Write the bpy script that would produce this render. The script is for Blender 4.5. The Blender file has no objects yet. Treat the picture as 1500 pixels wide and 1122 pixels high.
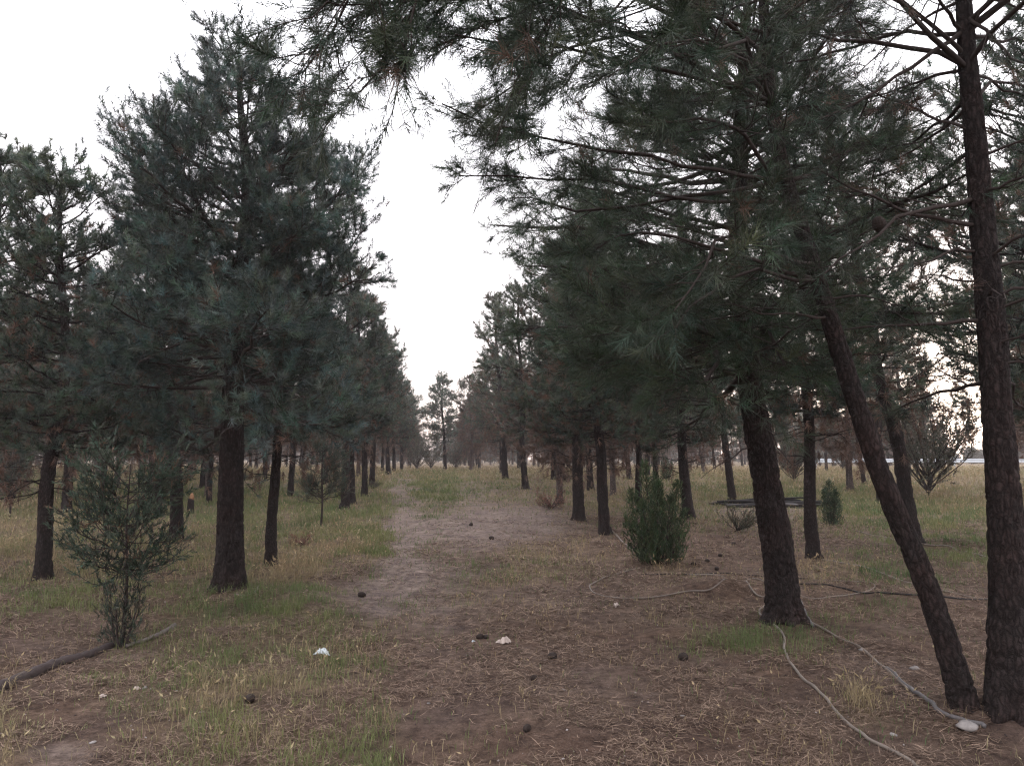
import bpy, math, random
import numpy as np
from mathutils import Vector

rng = np.random.default_rng(7)
random.seed(7)
scene = bpy.context.scene
COL = scene.collection
PI = math.pi

# ------------------------------------------------------------------ camera maths (photo pixels 1500 x 1122)
F = 1100.0
CAMH = 1.6
PITCH = math.atan((672 - 561) / F)
CP, SP = math.cos(PITCH), math.sin(PITCH)


def ray(px, py):
    a, b = (px - 750.0) / F, (561.0 - py) / F
    return np.array([a, CP - b * SP, SP + b * CP])


def project(x, y, z):
    z = z - CAMH
    d = y * CP + z * SP
    u = -y * SP + z * CP
    d = np.where(np.abs(d) < 0.05, 0.05, d)
    return 750 + F * x / d, 561 - F * u / d


def at_depth(px, py, Y):
    r = ray(px, py)
    k = Y / r[1]
    return np.array([0, 0, CAMH]) + r * k


# ------------------------------------------------------------------ value noise
_perm = np.random.default_rng(3).permutation(256)
_perm = np.concatenate([_perm, _perm, _perm])
_val = np.random.default_rng(4).random(256) * 2 - 1


def vnoise(p):
    p = np.asarray(p, float)
    i = np.floor(p).astype(int)
    f = p - i
    f = f * f * (3 - 2 * f)
    i &= 255
    x0, y0, z0 = i[..., 0], i[..., 1], i[..., 2]

    def h(a, b, c):
        return _val[_perm[_perm[_perm[(x0 + a) & 255] + ((y0 + b) & 255)] + ((z0 + c) & 255)]]
    fx, fy, fz = f[..., 0], f[..., 1], f[..., 2]
    r = 0
    for a in (0, 1):
        wa = fx if a else 1 - fx
        for b in (0, 1):
            wb = fy if b else 1 - fy
            for c in (0, 1):
                wc = fz if c else 1 - fz
                r = r + h(a, b, c) * wa * wb * wc
    return r


def n2(x, y, s, seed=0.0, octv=1):
    r, amp, tot = 0, 1.0, 0
    for o in range(octv):
        q = np.stack([np.asarray(x, float) / s + seed * 7.3 + 100, np.asarray(y, float) / s + seed * 3.1 + 100,
                      np.full_like(np.asarray(x, float), seed * 1.7 + 5.5)], -1)
        r = r + amp * vnoise(q)
        tot += amp
        amp *= .55
        s *= .47
    return r / tot


def sstep(a, b, x):
    t = np.clip((x - a) / (b - a), 0, 1)
    return t * t * (3 - 2 * t)


# ------------------------------------------------------------------ ground height and cover masks
BUMPS = []   # (x, y, rx, ry, h)


def height(x, y):
    x = np.asarray(x, float)
    y = np.asarray(y, float)
    z = 0.72 * sstep(17, 46, y)
    near = 1 - 0.6 * sstep(15, 40, y)
    z = z + near * (0.05 * n2(x, y, 2.3, 1, 2) + 0.022 * n2(x, y, .6, 2, 2) + 0.016 * n2(x, y, .17, 3, 2))
    for bx, by, rx, ry, hh in BUMPS:
        z = z + hh * np.exp(-((x - bx) / rx) ** 2 - ((y - by) / ry) ** 2)
    return z


def at(px, py):
    r = ray(px, py)
    lo = 1.0
    Y = 1.0
    step = 0.05
    while Y < 140:
        k = Y / r[1]
        if CAMH + r[2] * k <= float(height(r[0] * k, Y)):
            break
        lo = Y
        Y += step
        step = 0.05 + Y * 0.004
    for _ in range(25):
        m = (lo + Y) / 2
        k = m / r[1]
        if CAMH + r[2] * k <= float(height(r[0] * k, m)):
            Y = m
        else:
            lo = m
    k = Y / r[1]
    return np.array([r[0] * k, Y, float(height(r[0] * k, Y))])


def bump_px(px, py, rx, ry, h):
    p = at(px, py)
    BUMPS.append((p[0], p[1], rx, ry, h))


_B = []
for a in [(1075, 872, .42, .30, .16), (1000, 868, .5, .25, .08), (1045, 908, .20, .11, -.10), (1010, 930, .35, .2, .06),
          (1330, 880, .5, .3, .12), (1250, 880, .3, .2, -.05), (1310, 950, .35, .16, .07), (1400, 800, .9, .35, .14), (1370, 805, .5, .12, -.16),
          (960, 822, .6, .5, .07), (1310, 935, .3, .15, -.05), (545, 850, .5, .8, -.06), (440, 880, .4, .5, .08),
          (800, 760, 1.6, 1.5, .10), (820, 745, .9, .8, .12), (60, 985, .5, .12, -.04), (330, 930, .3, .2, .07),
          (880, 800, .5, .8, .08), (1030, 1000, .3, .1, .03), (935, 1005, .35, .10, -.025), (1180, 915, .6, .5, .05),
          (1450, 1060, .5, .4, .06), (720, 905, .8, .7, .04), (360, 870, .6, .5, .07), (600, 770, .5, 3, -.05)]:
    _B.append(a)
for a in _B:
    p = at(a[0], a[1])
    BUMPS.append((p[0], p[1], a[2], a[3], a[4]))
for a in [(337, 858), (1150, 900), (1413, 1028), (1478, 1032)]:
    p = at(*a)
    BUMPS.append((p[0], p[1], .34, .30, .05))
# furrow under the fallen pole
fa, fb = at(-60, 1035), at(262, 918)
for t in np.linspace(0, 1, 14):
    q = fa + (fb - fa) * t
    BUMPS.append((q[0], q[1] + .02, .17, .10, -.035))
    BUMPS.append((q[0], q[1] - .22, .17, .10, .03))


def G(px, py, cx, cy, rx, ry):
    return np.exp(-((px - cx) / rx) ** 2 - ((py - cy) / ry) ** 2)


GREEN = [(80, 892, 200, 26, .95), (330, 895, 150, 22, .8), (425, 880, 70, 16, .7), (725, 838, 100, 20, .55), (640, 722, 62, 30, .95), (655, 760, 40, 14, .35), (640, 700, 90, 10, .6),
         (570, 800, 45, 35, .8), (1105, 943, 110, 20, .85), (1380, 770, 110, 30, .85), (1330, 830, 120, 30, .55),
         (1150, 720, 160, 18, .5), (250, 730, 300, 45, .5), (1440, 830, 80, 30, .5), (600, 890, 30, 30, .5), (700, 880, 40, 16, .4), (340, 1070, 110, 60, .16),
         (480, 960, 70, 40, .3), (300, 990, 90, 35, .22), (1250, 740, 100, 14, .5), (520, 770, 90, 25, .55), (155, 990, 22, 22, .7), (1300, 900, 60, 18, .4), (1190, 730, 70, 12, .4)]
STRAW = [(425, 842, 60, 22, .95), (20, 775, 90, 32, .9), (10, 1090, 42, 60, .9), (985, 838, 32, 16, .9), (1280, 1040, 36, 20, .8),
         (1300, 692, 260, 16, 1.), (770, 698, 140, 9, .95), (520, 700, 90, 12, .95), (790, 830, 70, 22, .55), (250, 695, 330, 12, .8),
         (1200, 840, 90, 22, .5), (480, 800, 60, 22, .7), (840, 800, 60, 22, .35), (345, 1050, 80, 40, .25), (100, 840, 140, 14, .5),
         (900, 730, 90, 18, .5), (1440, 710, 90, 22, .9), (1010, 900, 140, 20, .15), (750, 880, 90, 25, .25), (800, 760, 60, 14, .3), (440, 1000, 60, 30, .35)]
DIRT = [(660, 880, 90, 40, .35), (650, 840, 50, 24, .45), (720, 790, 90, 16, .45), (1125, 750, 85, 14, .9), (565, 862, 58, 30, 1.), (603, 765, 26, 45, .75), (740, 757, 95, 22, 1.), (640, 775, 80, 16, .7), (800, 772, 60, 14, .6), (100, 1112, 60, 22, .8),
        (330, 935, 80, 16, .4), (150, 955, 150, 25, .45), (640, 900, 60, 25, .45), (690, 715, 26, 30, .55), (592, 712, 14, 34, .7), (590, 805, 26, 26, .7), (582, 835, 34, 22, .75), (690, 800, 70, 14, .3), (560, 900, 34, 20, .5), (840, 1000, 120, 40, .25), (650, 1000, 60, 60, .3), (830, 880, 80, 20, .35), (480, 880, 60, 14, .4), (1300, 985, 90, 30, .5)]


def masks(x, y):
    x = np.asarray(x, float)
    y = np.asarray(y, float)
    z = 0.72 * sstep(17, 46, y)
    yy = np.maximum(y, 2.6)
    px, py = project(x, yy, z)
    px = px + 26 * n2(x, y, .9, 11, 2)
    py = py + (8 + 14 * sstep(750, 950, py)) * n2(x, y, .7, 12, 2)
    farw = 1 - sstep(735, 800, py)
    left = 1 - sstep(560, 600, px)
    leftfore = left * sstep(830, 900, py) * sstep(120, 260, px)
    right = sstep(960, 1060, px)
    path = sstep(570, 610, px) * (1 - sstep(800, 860, px))
    base_g = .46 * left * (1 - sstep(830, 870, py)) + .30 * leftfore + .55 * right * farw + .33 * (1 - left) * (1 - right) * farw
    base_s = .44 * left * (1 - sstep(840, 880, py)) + .22 * leftfore + .45 * right * farw + .25 * path * farw + .30 * sstep(820, 900, px) * farw
    base_g = base_g + .03
    base_s = base_s + .07
    farout = sstep(50, 70, y)
    base_s = base_s + .6 * farout
    g, s, d = base_g, base_s, np.zeros_like(px)
    for cx, cy, rx, ry, w in GREEN:
        g = g + w * G(px, py, cx, cy, rx, ry)
    for cx, cy, rx, ry, w in STRAW:
        q = w * G(px, py, cx, cy, rx, ry)
        s = s + q
        g = g * (1 - .5 * q)
    for cx, cy, rx, ry, w in DIRT:
        d = d + w * G(px, py, cx, cy, rx, ry)
    d = np.clip(d, 0, 1)
    patch = np.clip(.6 + 1.1 * n2(x, y, 1.1, 21, 3), 0, 1.3)
    g = np.clip(g * patch * (1 - .9 * d), 0, 1)
    s = np.clip(s * np.clip(.7 + .9 * n2(x, y, .8, 22, 3), 0, 1.3) * (1 - .85 * d), 0, 1)
    return g, s, d


# ------------------------------------------------------------------ materials
def new_mat(name):
    m = bpy.data.materials.new(name)
    m.use_nodes = True
    nt = m.node_tree
    nt.nodes.clear()
    out = nt.nodes.new("ShaderNodeOutputMaterial")
    return m, nt, out


def ND(nt, kind, **kw):
    n = nt.nodes.new(kind)
    for k, v in kw.items():
        if hasattr(n, k):
            setattr(n, k, v)
        else:
            n.inputs[k].default_value = v
    return n


def leaf_material(name, rough=.55, trans=.25, spec=.25):
    m, nt, out = new_mat(name)
    at_ = ND(nt, "ShaderNodeAttribute", attribute_name="Col")
    b = ND(nt, "ShaderNodeBsdfPrincipled", Roughness=rough)
    b.inputs["Specular IOR Level"].default_value = spec
    t = ND(nt, "ShaderNodeBsdfTranslucent")
    mx = ND(nt, "ShaderNodeMixShader")
    mx.inputs[0].default_value = trans
    nt.links.new(at_.outputs["Color"], b.inputs["Base Color"])
    nt.links.new(at_.outputs["Color"], t.inputs["Color"])
    nt.links.new(b.outputs[0], mx.inputs[1])
    nt.links.new(t.outputs[0], mx.inputs[2])
    nt.links.new(mx.outputs[0], out.inputs[0])
    return m


def bark_material(name, c1, c2, scale=1.0, bump=.6):
    m, nt, out = new_mat(name)
    tc = ND(nt, "ShaderNodeTexCoord")
    mp = ND(nt, "ShaderNodeMapping")
    mp.inputs["Scale"].default_value = (36 * scale, 36 * scale, 12 * scale)
    v = ND(nt, "ShaderNodeTexVoronoi", feature="DISTANCE_TO_EDGE")
    n = ND(nt, "ShaderNodeTexNoise", Scale=5.0, Detail=6.0, Roughness=.65)
    n2_ = ND(nt, "ShaderNodeTexNoise", Scale=28.0, Detail=5.0, Roughness=.7)
    add = ND(nt, "ShaderNodeVectorMath", operation="ADD")
    nt.links.new(tc.outputs["Object"], n.inputs["Vector"])
    nt.links.new(tc.outputs["Object"], n2_.inputs["Vector"])
    nt.links.new(tc.outputs["Object"], mp.inputs["Vector"])
    sc2 = ND(nt, "ShaderNodeVectorMath", operation="SCALE")
    sc2.inputs[3].default_value = 3.2
    nt.links.new(n.outputs["Color"], sc2.inputs[0])
    nt.links.new(mp.outputs[0], add.inputs[0])
    nt.links.new(sc2.outputs[0], add.inputs[1])
    nt.links.new(add.outputs[0], v.inputs["Vector"])
    v.inputs["Scale"].default_value = 1.0
    cr = ND(nt, "ShaderNodeValToRGB")
    cr.color_ramp.elements[0].position = .02
    cr.color_ramp.elements[0].color = (*[c * .35 for c in c1], 1)
    cr.color_ramp.elements[1].position = .42
    cr.color_ramp.elements[1].color = (1.3, 1.3, 1.3, 1)
    mixc = ND(nt, "ShaderNodeMix", data_type="RGBA")
    mixc.inputs[6].default_value = (*c1, 1)
    mixc.inputs[7].default_value = (*c2, 1)
    nt.links.new(n2_.outputs["Fac"], mixc.inputs[0])
    mul = ND(nt, "ShaderNodeMix", data_type="RGBA", blend_type="MULTIPLY")
    mul.inputs[0].default_value = .65
    n5 = ND(nt, "ShaderNodeTexNoise", Scale=2.6, Detail=5.0, Roughness=.6)
    nt.links.new(tc.outputs["Object"], n5.inputs["Vector"])
    rr_ = ND(nt, "ShaderNodeMapRange")
    rr_.inputs[1].default_value = .45
    rr_.inputs[2].default_value = .75
    nt.links.new(n5.outputs["Fac"], rr_.inputs[0])
    rust = ND(nt, "ShaderNodeMix", data_type="RGBA")           # reddish and grey flaking patches
    rust.inputs[7].default_value = (c2[0] * 1.15, c2[1] * .95, c2[2] * .9, 1)
    nt.links.new(rr_.outputs[0], rust.inputs[0])
    nt.links.new(mixc.outputs[2], rust.inputs[6])
    nt.links.new(rust.outputs[2], mul.inputs[6])
    nt.links.new(cr.outputs[0], mul.inputs[7])
    nt.links.new(v.outputs["Distance"], cr.inputs[0])
    b = ND(nt, "ShaderNodeBsdfPrincipled", Roughness=.95)
    b.inputs["Specular IOR Level"].default_value = .15
    nt.links.new(mul.outputs[2], b.inputs["Base Color"])
    bp = ND(nt, "ShaderNodeBump", Strength=bump, Distance=.02)
    ad = ND(nt, "ShaderNodeMath", operation="ADD")
    nt.links.new(v.outputs["Distance"], ad.inputs[0])
    nt.links.new(n2_.outputs["Fac"], ad.inputs[1])
    nt.links.new(ad.outputs[0], bp.inputs["Height"])
    nt.links.new(bp.outputs[0], b.inputs["Normal"])
    nt.links.new(b.outputs[0], out.inputs[0])
    return m


def plain_material(name, c, rough=.6, metallic=0., var=.35, scale=30., bump=.15, spec=.3):
    m, nt, out = new_mat(name)
    tc = ND(nt, "ShaderNodeTexCoord")
    n = ND(nt, "ShaderNodeTexNoise", Scale=scale, Detail=6.0, Roughness=.65)
    nt.links.new(tc.outputs["Object"], n.inputs["Vector"])
    mixc = ND(nt, "ShaderNodeMix", data_type="RGBA")
    mixc.inputs[6].default_value = (*[x * (1 - var) for x in c], 1)
    mixc.inputs[7].default_value = (*[min(1, x * (1 + var)) for x in c], 1)
    nt.links.new(n.outputs["Fac"], mixc.inputs[0])
    b = ND(nt, "ShaderNodeBsdfPrincipled", Roughness=rough, Metallic=metallic)
    b.inputs["Specular IOR Level"].default_value = spec
    nt.links.new(mixc.outputs[2], b.inputs["Base Color"])
    bp = ND(nt, "ShaderNodeBump", Strength=bump, Distance=.01)
    nt.links.new(n.outputs["Fac"], bp.inputs["Height"])
    nt.links.new(bp.outputs[0], b.inputs["Normal"])
    nt.links.new(b.outputs[0], out.inputs[0])
    return m


def ground_material():
    m, nt, out = new_mat("earth_and_litter")
    a = ND(nt, "ShaderNodeAttribute", attribute_name="Col")
    tc = ND(nt, "ShaderNodeTexCoord")
    n1 = ND(nt, "ShaderNodeTexNoise", Scale=9.0, Detail=9.0, Roughness=.72)
    n3 = ND(nt, "ShaderNodeTexNoise", Scale=70.0, Detail=5.0, Roughness=.75)
    n4 = ND(nt, "ShaderNodeTexNoise", Scale=1.6, Detail=6.0, Roughness=.65)
    for n in (n1, n3, n4):
        nt.links.new(tc.outputs["Object"], n.inputs["Vector"])
    cr = ND(nt, "ShaderNodeValToRGB")
    cr.color_ramp.elements[0].position = .33
    cr.color_ramp.elements[0].color = (.42, .38, .36, 1)
    cr.color_ramp.elements[1].position = .68
    cr.color_ramp.elements[1].color = (1.5, 1.42, 1.36, 1)
    nt.links.new(n1.outputs["Fac"], cr.inputs[0])
    cr2 = ND(nt, "ShaderNodeValToRGB")
    cr2.color_ramp.elements[0].position = .3
    cr2.color_ramp.elements[0].color = (.6, .6, .6, 1)
    cr2.color_ramp.elements[1].position = .7
    cr2.color_ramp.elements[1].color = (1.35, 1.35, 1.35, 1)
    nt.links.new(n3.outputs["Fac"], cr2.inputs[0])
    cr3 = ND(nt, "ShaderNodeValToRGB")
    cr3.color_ramp.elements[0].position = .35
    cr3.color_ramp.elements[0].color = (.72, .7, .72, 1)
    cr3.color_ramp.elements[1].position = .65
    cr3.color_ramp.elements[1].color = (1.2, 1.2, 1.15, 1)
    nt.links.new(n4.outputs["Fac"], cr3.inputs[0])
    last = a.outputs["Color"]
    for c in (cr, cr2, cr3):
        mu = ND(nt, "ShaderNodeMix", data_type="RGBA", blend_type="MULTIPLY")
        mu.inputs[0].default_value = 1
        nt.links.new(last, mu.inputs[6])
        nt.links.new(c.outputs[0], mu.inputs[7])
        last = mu.outputs[2]
    b = ND(nt, "ShaderNodeBsdfPrincipled", Roughness=.95)
    b.inputs["Specular IOR Level"].default_value = .1
    nt.links.new(last, b.inputs["Base Color"])
    ad = ND(nt, "ShaderNodeMath", operation="MULTIPLY_ADD")
    ad.inputs[1].default_value = .35
    nt.links.new(n3.outputs["Fac"], ad.inputs[0])
    nt.links.new(n1.outputs["Fac"], ad.inputs[2])
    bp = ND(nt, "ShaderNodeBump", Strength=1.0, Distance=.06)
    nt.links.new(ad.outputs[0], bp.inputs["Height"])
    nt.links.new(bp.outputs[0], b.inputs["Normal"])
    nt.links.new(b.outputs[0], out.inputs[0])
    return m


M_NEEDLE = leaf_material("pine_needles", .5, .22, .3)
M_LEAF = leaf_material("shrub_leaves", .55, .25, .25)
M_GRASS = leaf_material("grass_blades", .6, .3, .2)
M_LITTER = leaf_material("fallen_needles", .8, .05, .1)
M_BARK = bark_material("pine_bark", (.019, .0142, .0135), (.042, .032, .030), 1.0, .9)
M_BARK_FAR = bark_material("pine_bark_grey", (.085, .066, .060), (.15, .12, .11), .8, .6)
M_TWIG = plain_material("twig_wood", (.038, .029, .026), .9, 0, .4, 40, .3, .15)
M_GROUND = ground_material()


# ------------------------------------------------------------------ mesh helpers
def mesh_from(name, verts, faces_list, mat, colors=None, smooth=False):
    """faces_list: list of integer arrays (n,3) or (n,4)."""
    me = bpy.data.meshes.new(name)
    verts = np.asarray(verts, np.float32)
    me.vertices.add(len(verts))
    me.vertices.foreach_set("co", verts.ravel())
    loops = np.concatenate([f.ravel() for f in faces_list]).astype(np.int32)
    sizes = np.concatenate([np.full(len(f), f.shape[1], np.int32) for f in faces_list])
    starts = np.concatenate([[0], np.cumsum(sizes)[:-1]]).astype(np.int32)
    me.loops.add(len(loops))
    me.loops.foreach_set("vertex_index", loops)
    me.polygons.add(len(sizes))
    me.polygons.foreach_set("loop_start", starts)
    me.polygons.foreach_set("loop_total", sizes)
    if smooth:
        me.polygons.foreach_set("use_smooth", np.ones(len(sizes), bool))
    if colors is not None:
        ca = me.color_attributes.new("Col", "FLOAT_COLOR", "POINT")
        c = np.ones((len(verts), 4), np.float32)
        c[:, :3] = colors
        ca.data.foreach_set("color", c.ravel())
    me.materials.append(mat)
    me.update(calc_edges=True)
    return me


def link(name, data, parent=None, loc=(0, 0, 0)):
    o = bpy.data.objects.new(name, data)
    COL.objects.link(o)
    o.location = loc
    if parent is not None:
        o.parent = parent
    return o


def tag(o, label, cat=None, group=None, kind=None):
    if label:
        o["label"] = label
    if cat:
        o["category"] = cat
    if group:
        o["group"] = group
    if kind:
        o["kind"] = kind
    return o


def nrm(v):
    return v / np.maximum(np.linalg.norm(v, axis=-1, keepdims=True), 1e-9)


def tubes(P, R, sides, cap=True):
    """P (N,k,3), R (N,k) -> verts, quads"""
    N, k, _ = P.shape
    T = np.empty_like(P)
    T[:, 1:-1] = P[:, 2:] - P[:, :-2]
    T[:, 0] = P[:, 1] - P[:, 0]
    T[:, -1] = P[:, -1] - P[:, -2]
    T = nrm(T)
    ref = np.zeros((N, 1, 3))
    main = nrm(P[:, -1] - P[:, 0])
    ref[:, 0] = np.where(np.abs(main[:, 2:3]) < .8, np.array([[0, 0, 1.]]), np.array([[1., 0, 0]]))
    U = nrm(np.cross(T, ref))
    V = np.cross(T, U)
    a = np.arange(sides) / sides * 2 * PI
    ring = U[:, :, None, :] * np.cos(a)[None, None, :, None] + V[:, :, None, :] * np.sin(a)[None, None, :, None]
    X = P[:, :, None, :] + ring * R[:, :, None, None]
    verts = X.reshape(-1, 3)
    base = np.arange(N)[:, None, None] * (k * sides)
    i = np.arange(k - 1)[None, :, None] * sides
    j = np.arange(sides)[None, None, :]
    jn = (j + 1) % sides
    q = np.stack([base + i + j, base + i + jn, base + i + sides + jn, base + i + sides + j], -1).reshape(-1, 4)
    return verts, q


class Acc:
    def __init__(s):
        s.v, s.q, s.n = [], [], 0

    def add(s, v, q):
        s.v.append(v)
        s.q.append(q + s.n)
        s.n += len(v)

    def mesh(s, name, mat, smooth=True):
        return mesh_from(name, np.concatenate(s.v), [np.concatenate(s.q)], mat, None, smooth)


def resample(ctrl, k):
    ctrl = np.asarray(ctrl, float)
    if len(ctrl) == 2:
        t = np.linspace(0, 1, k)[:, None]
        return ctrl[0] * (1 - t) + ctrl[1] * t
    # catmull-rom
    P = np.vstack([2 * ctrl[0] - ctrl[1], ctrl, 2 * ctrl[-1] - ctrl[-2]])
    out = []
    n = len(ctrl) - 1
    for s in np.linspace(0, n, k):
        i = min(int(s), n - 1)
        t = s - i
        p0, p1, p2, p3 = P[i], P[i + 1], P[i + 2], P[i + 3]
        out.append(.5 * ((2 * p1) + (-p0 + p2) * t + (2 * p0 - 5 * p1 + 4 * p2 - p3) * t * t + (-p0 + 3 * p1 - 3 * p2 + p3) * t ** 3))
    return np.array(out)


def evalpoly(P, idx, s):
    """points and tangents at parameter s in 0..1 on polylines P[idx]"""
    k = P.shape[1]
    f = s * (k - 1)
    i = np.minimum(f.astype(int), k - 2)
    t = (f - i)[:, None]
    a, b = P[idx, i], P[idx, i + 1]
    return a * (1 - t) + b * t, nrm(b - a)


def grow(S, D, L, k, up, wig, rg):
    """curved polylines: start, direction, length, upward bend (per row), wiggle"""
    N = len(S)
    t = np.linspace(0, 1, k)
    P = S[:, None, :] + D[:, None, :] * (L[:, None] * t[None, :])[:, :, None]
    P[:, :, 2] += (up * L)[:, None] * (t ** 2)[None, :]
    w = rg.normal(0, 1, (N, k, 3))
    w = np.cumsum(w, 1) * (L[:, None, None] * wig / math.sqrt(k))
    w -= w[:, :1]
    return P + w


# ------------------------------------------------------------------ pine generator
def needles(B, D, shoot, nn, nl, nw, spread, cols, rg, grav=.0):
    """needle triangles for tufts: base B, direction D, shoot length"""
    T = len(B)
    if T == 0:
        return None
    u = rg.random((T, nn))
    base = B[:, None, :] + D[:, None, :] * (shoot[:, None] * (u - .35))[:, :, None]
    rnd = rg.normal(0, 1, (T, nn, 3))
    perp = nrm(rnd - (rnd * D[:, None, :]).sum(-1, keepdims=True) * D[:, None, :])
    ang = rg.uniform(spread[0], spread[1], (T, nn, 1)) * (1.15 - .55 * u[:, :, None])
    nd = nrm(D[:, None, :] * np.cos(ang) + perp * np.sin(ang))
    nd[:, :, 2] -= grav
    ln = nl * rg.uniform(.7, 1.15, (T, nn, 1))
    tip = base + nd * ln
    side = nrm(np.cross(nd, rg.normal(0, 1, (T, nn, 3)))) * (nw * .5)
    V = np.stack([base - side, base + side, tip], 2)          # T,nn,3,3
    c = cols[:, None, :] * rg.uniform(.75, 1.3, (T, nn, 1))
    C = np.repeat(c[:, :, None, :], 3, 2)
    return V.reshape(-1, 3), C.reshape(-1, 3)


def pine(seed, H, r0, spine=None, zc0=2.2, prof=None, whorl=.30, per=5, elev=(-4, 48), limbs=(), nl=.10, nn=26, nw=.004,
         d2=6.5, d3=9.0, droop=0., brown=.05, base_col=(.030, .052, .040), split=False, bare=8, sides=20, rings=60, up1=.18, twig=1.0,
         l2=.5, bark=None, root=1.0, l3=1.0, spread=(.3, 1.0), azlim=None, limb_r=1.0, lobes=.3, dead=.0, along=1):
    rg = np.random.default_rng(seed)
    if spine is None:
        k = 9
        zz = np.linspace(-.25, H, k)
        sp = np.zeros((k, 3))
        sp[:, 2] = zz
        w = np.cumsum(rg.normal(0, .045, (k, 2)), 0)
        w -= w[1]
        sp[:, :2] = w * np.clip(zz, 0, None)[:, None] ** .3
        sp[0, :2] = 0
    else:
        sp = np.asarray(spine, float)
    if prof is None:
        prof = [(zc0 - .3, .55), (zc0 + .4, 1.35), (zc0 + .3 * (H - zc0), 1.7), (zc0 + .6 * (H - zc0), 1.25), (zc0 + .85 * (H - zc0), .6), (H, .12)]
    pz = np.array([a for a, b in prof])
    pr = np.array([b for a, b in prof])
    # trunk
    tr = resample(resample(sp, 160), 160)
    wq = np.linspace(0, 1, rings) ** 1.5 * 159
    tr = np.stack([np.interp(wq, np.arange(160), tr[:, c]) for c in range(3)], -1)
    z = tr[:, 2]
    zt = np.clip(z / H, 0, 1)
    rad = r0 * (1 - zt) ** .75 * .95 + .012
    rad = rad * (1 + .22 * root * np.exp(-np.clip(z + .02, 0, 9) / .16))
    acc = Acc()
    v, q = tubes(tr[None], rad[None], sides)
    cen = np.repeat(tr, sides, 0)
    dirv = nrm(v - cen)
    a = np.tile(np.arange(sides) / sides * 2 * PI, rings)
    q1 = np.stack([np.cos(a) * r0 * 18 + seed, np.sin(a) * r0 * 18 + 40, v[:, 2] * 7], -1)
    q2 = np.stack([np.cos(a) * r0 * 48 + seed, np.sin(a) * r0 * 48 + 40, v[:, 2] * 22], -1)
    pq_ = np.stack([np.cos(a) * r0 * 26 + seed, np.sin(a) * r0 * 26 + 40, v[:, 2] * 11], -1)
    ridge = 1 - np.clip(np.abs(vnoise(pq_ + 3)) * 4.5, 0, 1)
    bumpv = -.9 * ridge + .5 * np.abs(vnoise(q1 + 30)) + .35 * np.abs(vnoise(q2 + 60)) + .25 * vnoise(np.stack([np.cos(a) * 1.5, np.sin(a) * 1.5, v[:, 2] * 2.2 + seed], -1) + 50)
    v = v + dirv * (np.repeat(rad, sides)[:, None] * .22 * (bumpv + .12)[:, None])
    flare = np.exp(-np.clip(v[:, 2] + .03, 0, 9) / .10) * root * .42 * (.45 + .55 * np.cos(a * 5 + seed + 1.5 * np.sin(a * 2)))
    v = v + dirv * (np.repeat(rad, sides) * np.clip(flare, 0, 1))[:, None]
    tacc_v, tacc_q = v, q
    # level 1 limbs
    k1 = 9
    zs = []
    zcur = zc0
    while zcur < H - .15:
        for j in range(per):
            zs.append(zcur + rg.normal(0, .04))
        zcur += whorl * rg.uniform(.8, 1.2)
    zs = np.array(zs)
    n1 = len(zs)
    az = np.cumsum(rg.uniform(.9, 1.6, n1) * 2 * PI / per)
    tt = np.clip((zs - zc0) / max(.1, H - zc0), 0, 1)
    el = np.radians(elev[0] + (elev[1] - elev[0]) * tt ** 1.2 + rg.normal(0, 7, n1))
    L = np.interp(zs + .12, pz, pr) * rg.uniform(.62, 1.08, n1) / np.maximum(np.cos(el), .55)
    L = L * (.88 + .24 * np.sin(az * 2 + seed))
    L = L * (1 + lobes * vnoise(np.stack([np.cos(az) * 1.3 + 20, np.sin(az) * 1.3 + 20 + seed, zs * 1.25], -1)) * 1.5)
    L = np.maximum(L, .18)
    D = np.stack([np.cos(az) * np.cos(el), np.sin(az) * np.cos(el), np.sin(el)], -1)
    fi = np.interp(zs, tr[:, 2], np.linspace(0, 1, rings))
    S, _ = evalpoly(tr[None], np.zeros(n1, int), np.clip(fi, 0, .999))
    P1 = grow(S, D, L, k1, up1 * (1 - .6 * tt) * np.ones(n1) - droop, .05, rg)
    if azlim is not None:
        keep = azlim(S, D, L)
        P1, L, tt, zs = P1[keep], L[keep], tt[keep], zs[keep]
    ex = []
    for lm in limbs:
        c = resample(lm, k1)
        ln = np.linalg.norm(np.diff(c, axis=0), axis=1).sum()
        w = np.cumsum(rg.normal(0, .04 * ln / 3, (k1, 3)), 0)
        w -= w[0]
        ex.append(c + w)
    nr = len(P1)
    if ex:
        P1 = np.concatenate([P1, np.array(ex)])
        L = np.concatenate([L, [np.linalg.norm(np.diff(c, axis=0), axis=1).sum() for c in ex]])
        tt = np.concatenate([tt, np.full(len(ex), .3)])
    n1 = len(P1)
    rb = np.minimum(.011 * L + .006, r0 * .42) * limb_r
    tlin = np.linspace(0, 1, k1)
    R1 = rb[:, None] * (1 - .82 * tlin[None]) + .0015
    # level 2
    cnt = np.maximum((L * d2 * rg.uniform(.8, 1.2, n1)).astype(int), 2)
    i2 = np.repeat(np.arange(n1), cnt)
    s2 = .18 + .82 * rg.random(len(i2)) ** .75
    B, T = evalpoly(P1, i2, np.clip(s2, 0, .999))
    hor = nrm(np.cross(T, np.array([[0, 0, 1.]])) + 1e-6)
    sg = np.where(rg.random(len(i2)) < .5, -1., 1.)[:, None]
    an = rg.uniform(.5, 1.05, len(i2))[:, None]
    D2 = nrm(T * np.cos(an) + hor * sg * np.sin(an) + np.array([[0, 0, 1.]]) * rg.normal(.12 - droop * .6, .32, (len(i2), 1)))
    L2 = np.clip(L[i2] * l2 * (1.12 - s2) * rg.uniform(.6, 1.25, len(i2)) + .10, .10, 1.1)
    P2 = grow(B, D2, L2, 6, rg.normal(.14 - droop, .12, len(i2)), .07, rg)
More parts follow.
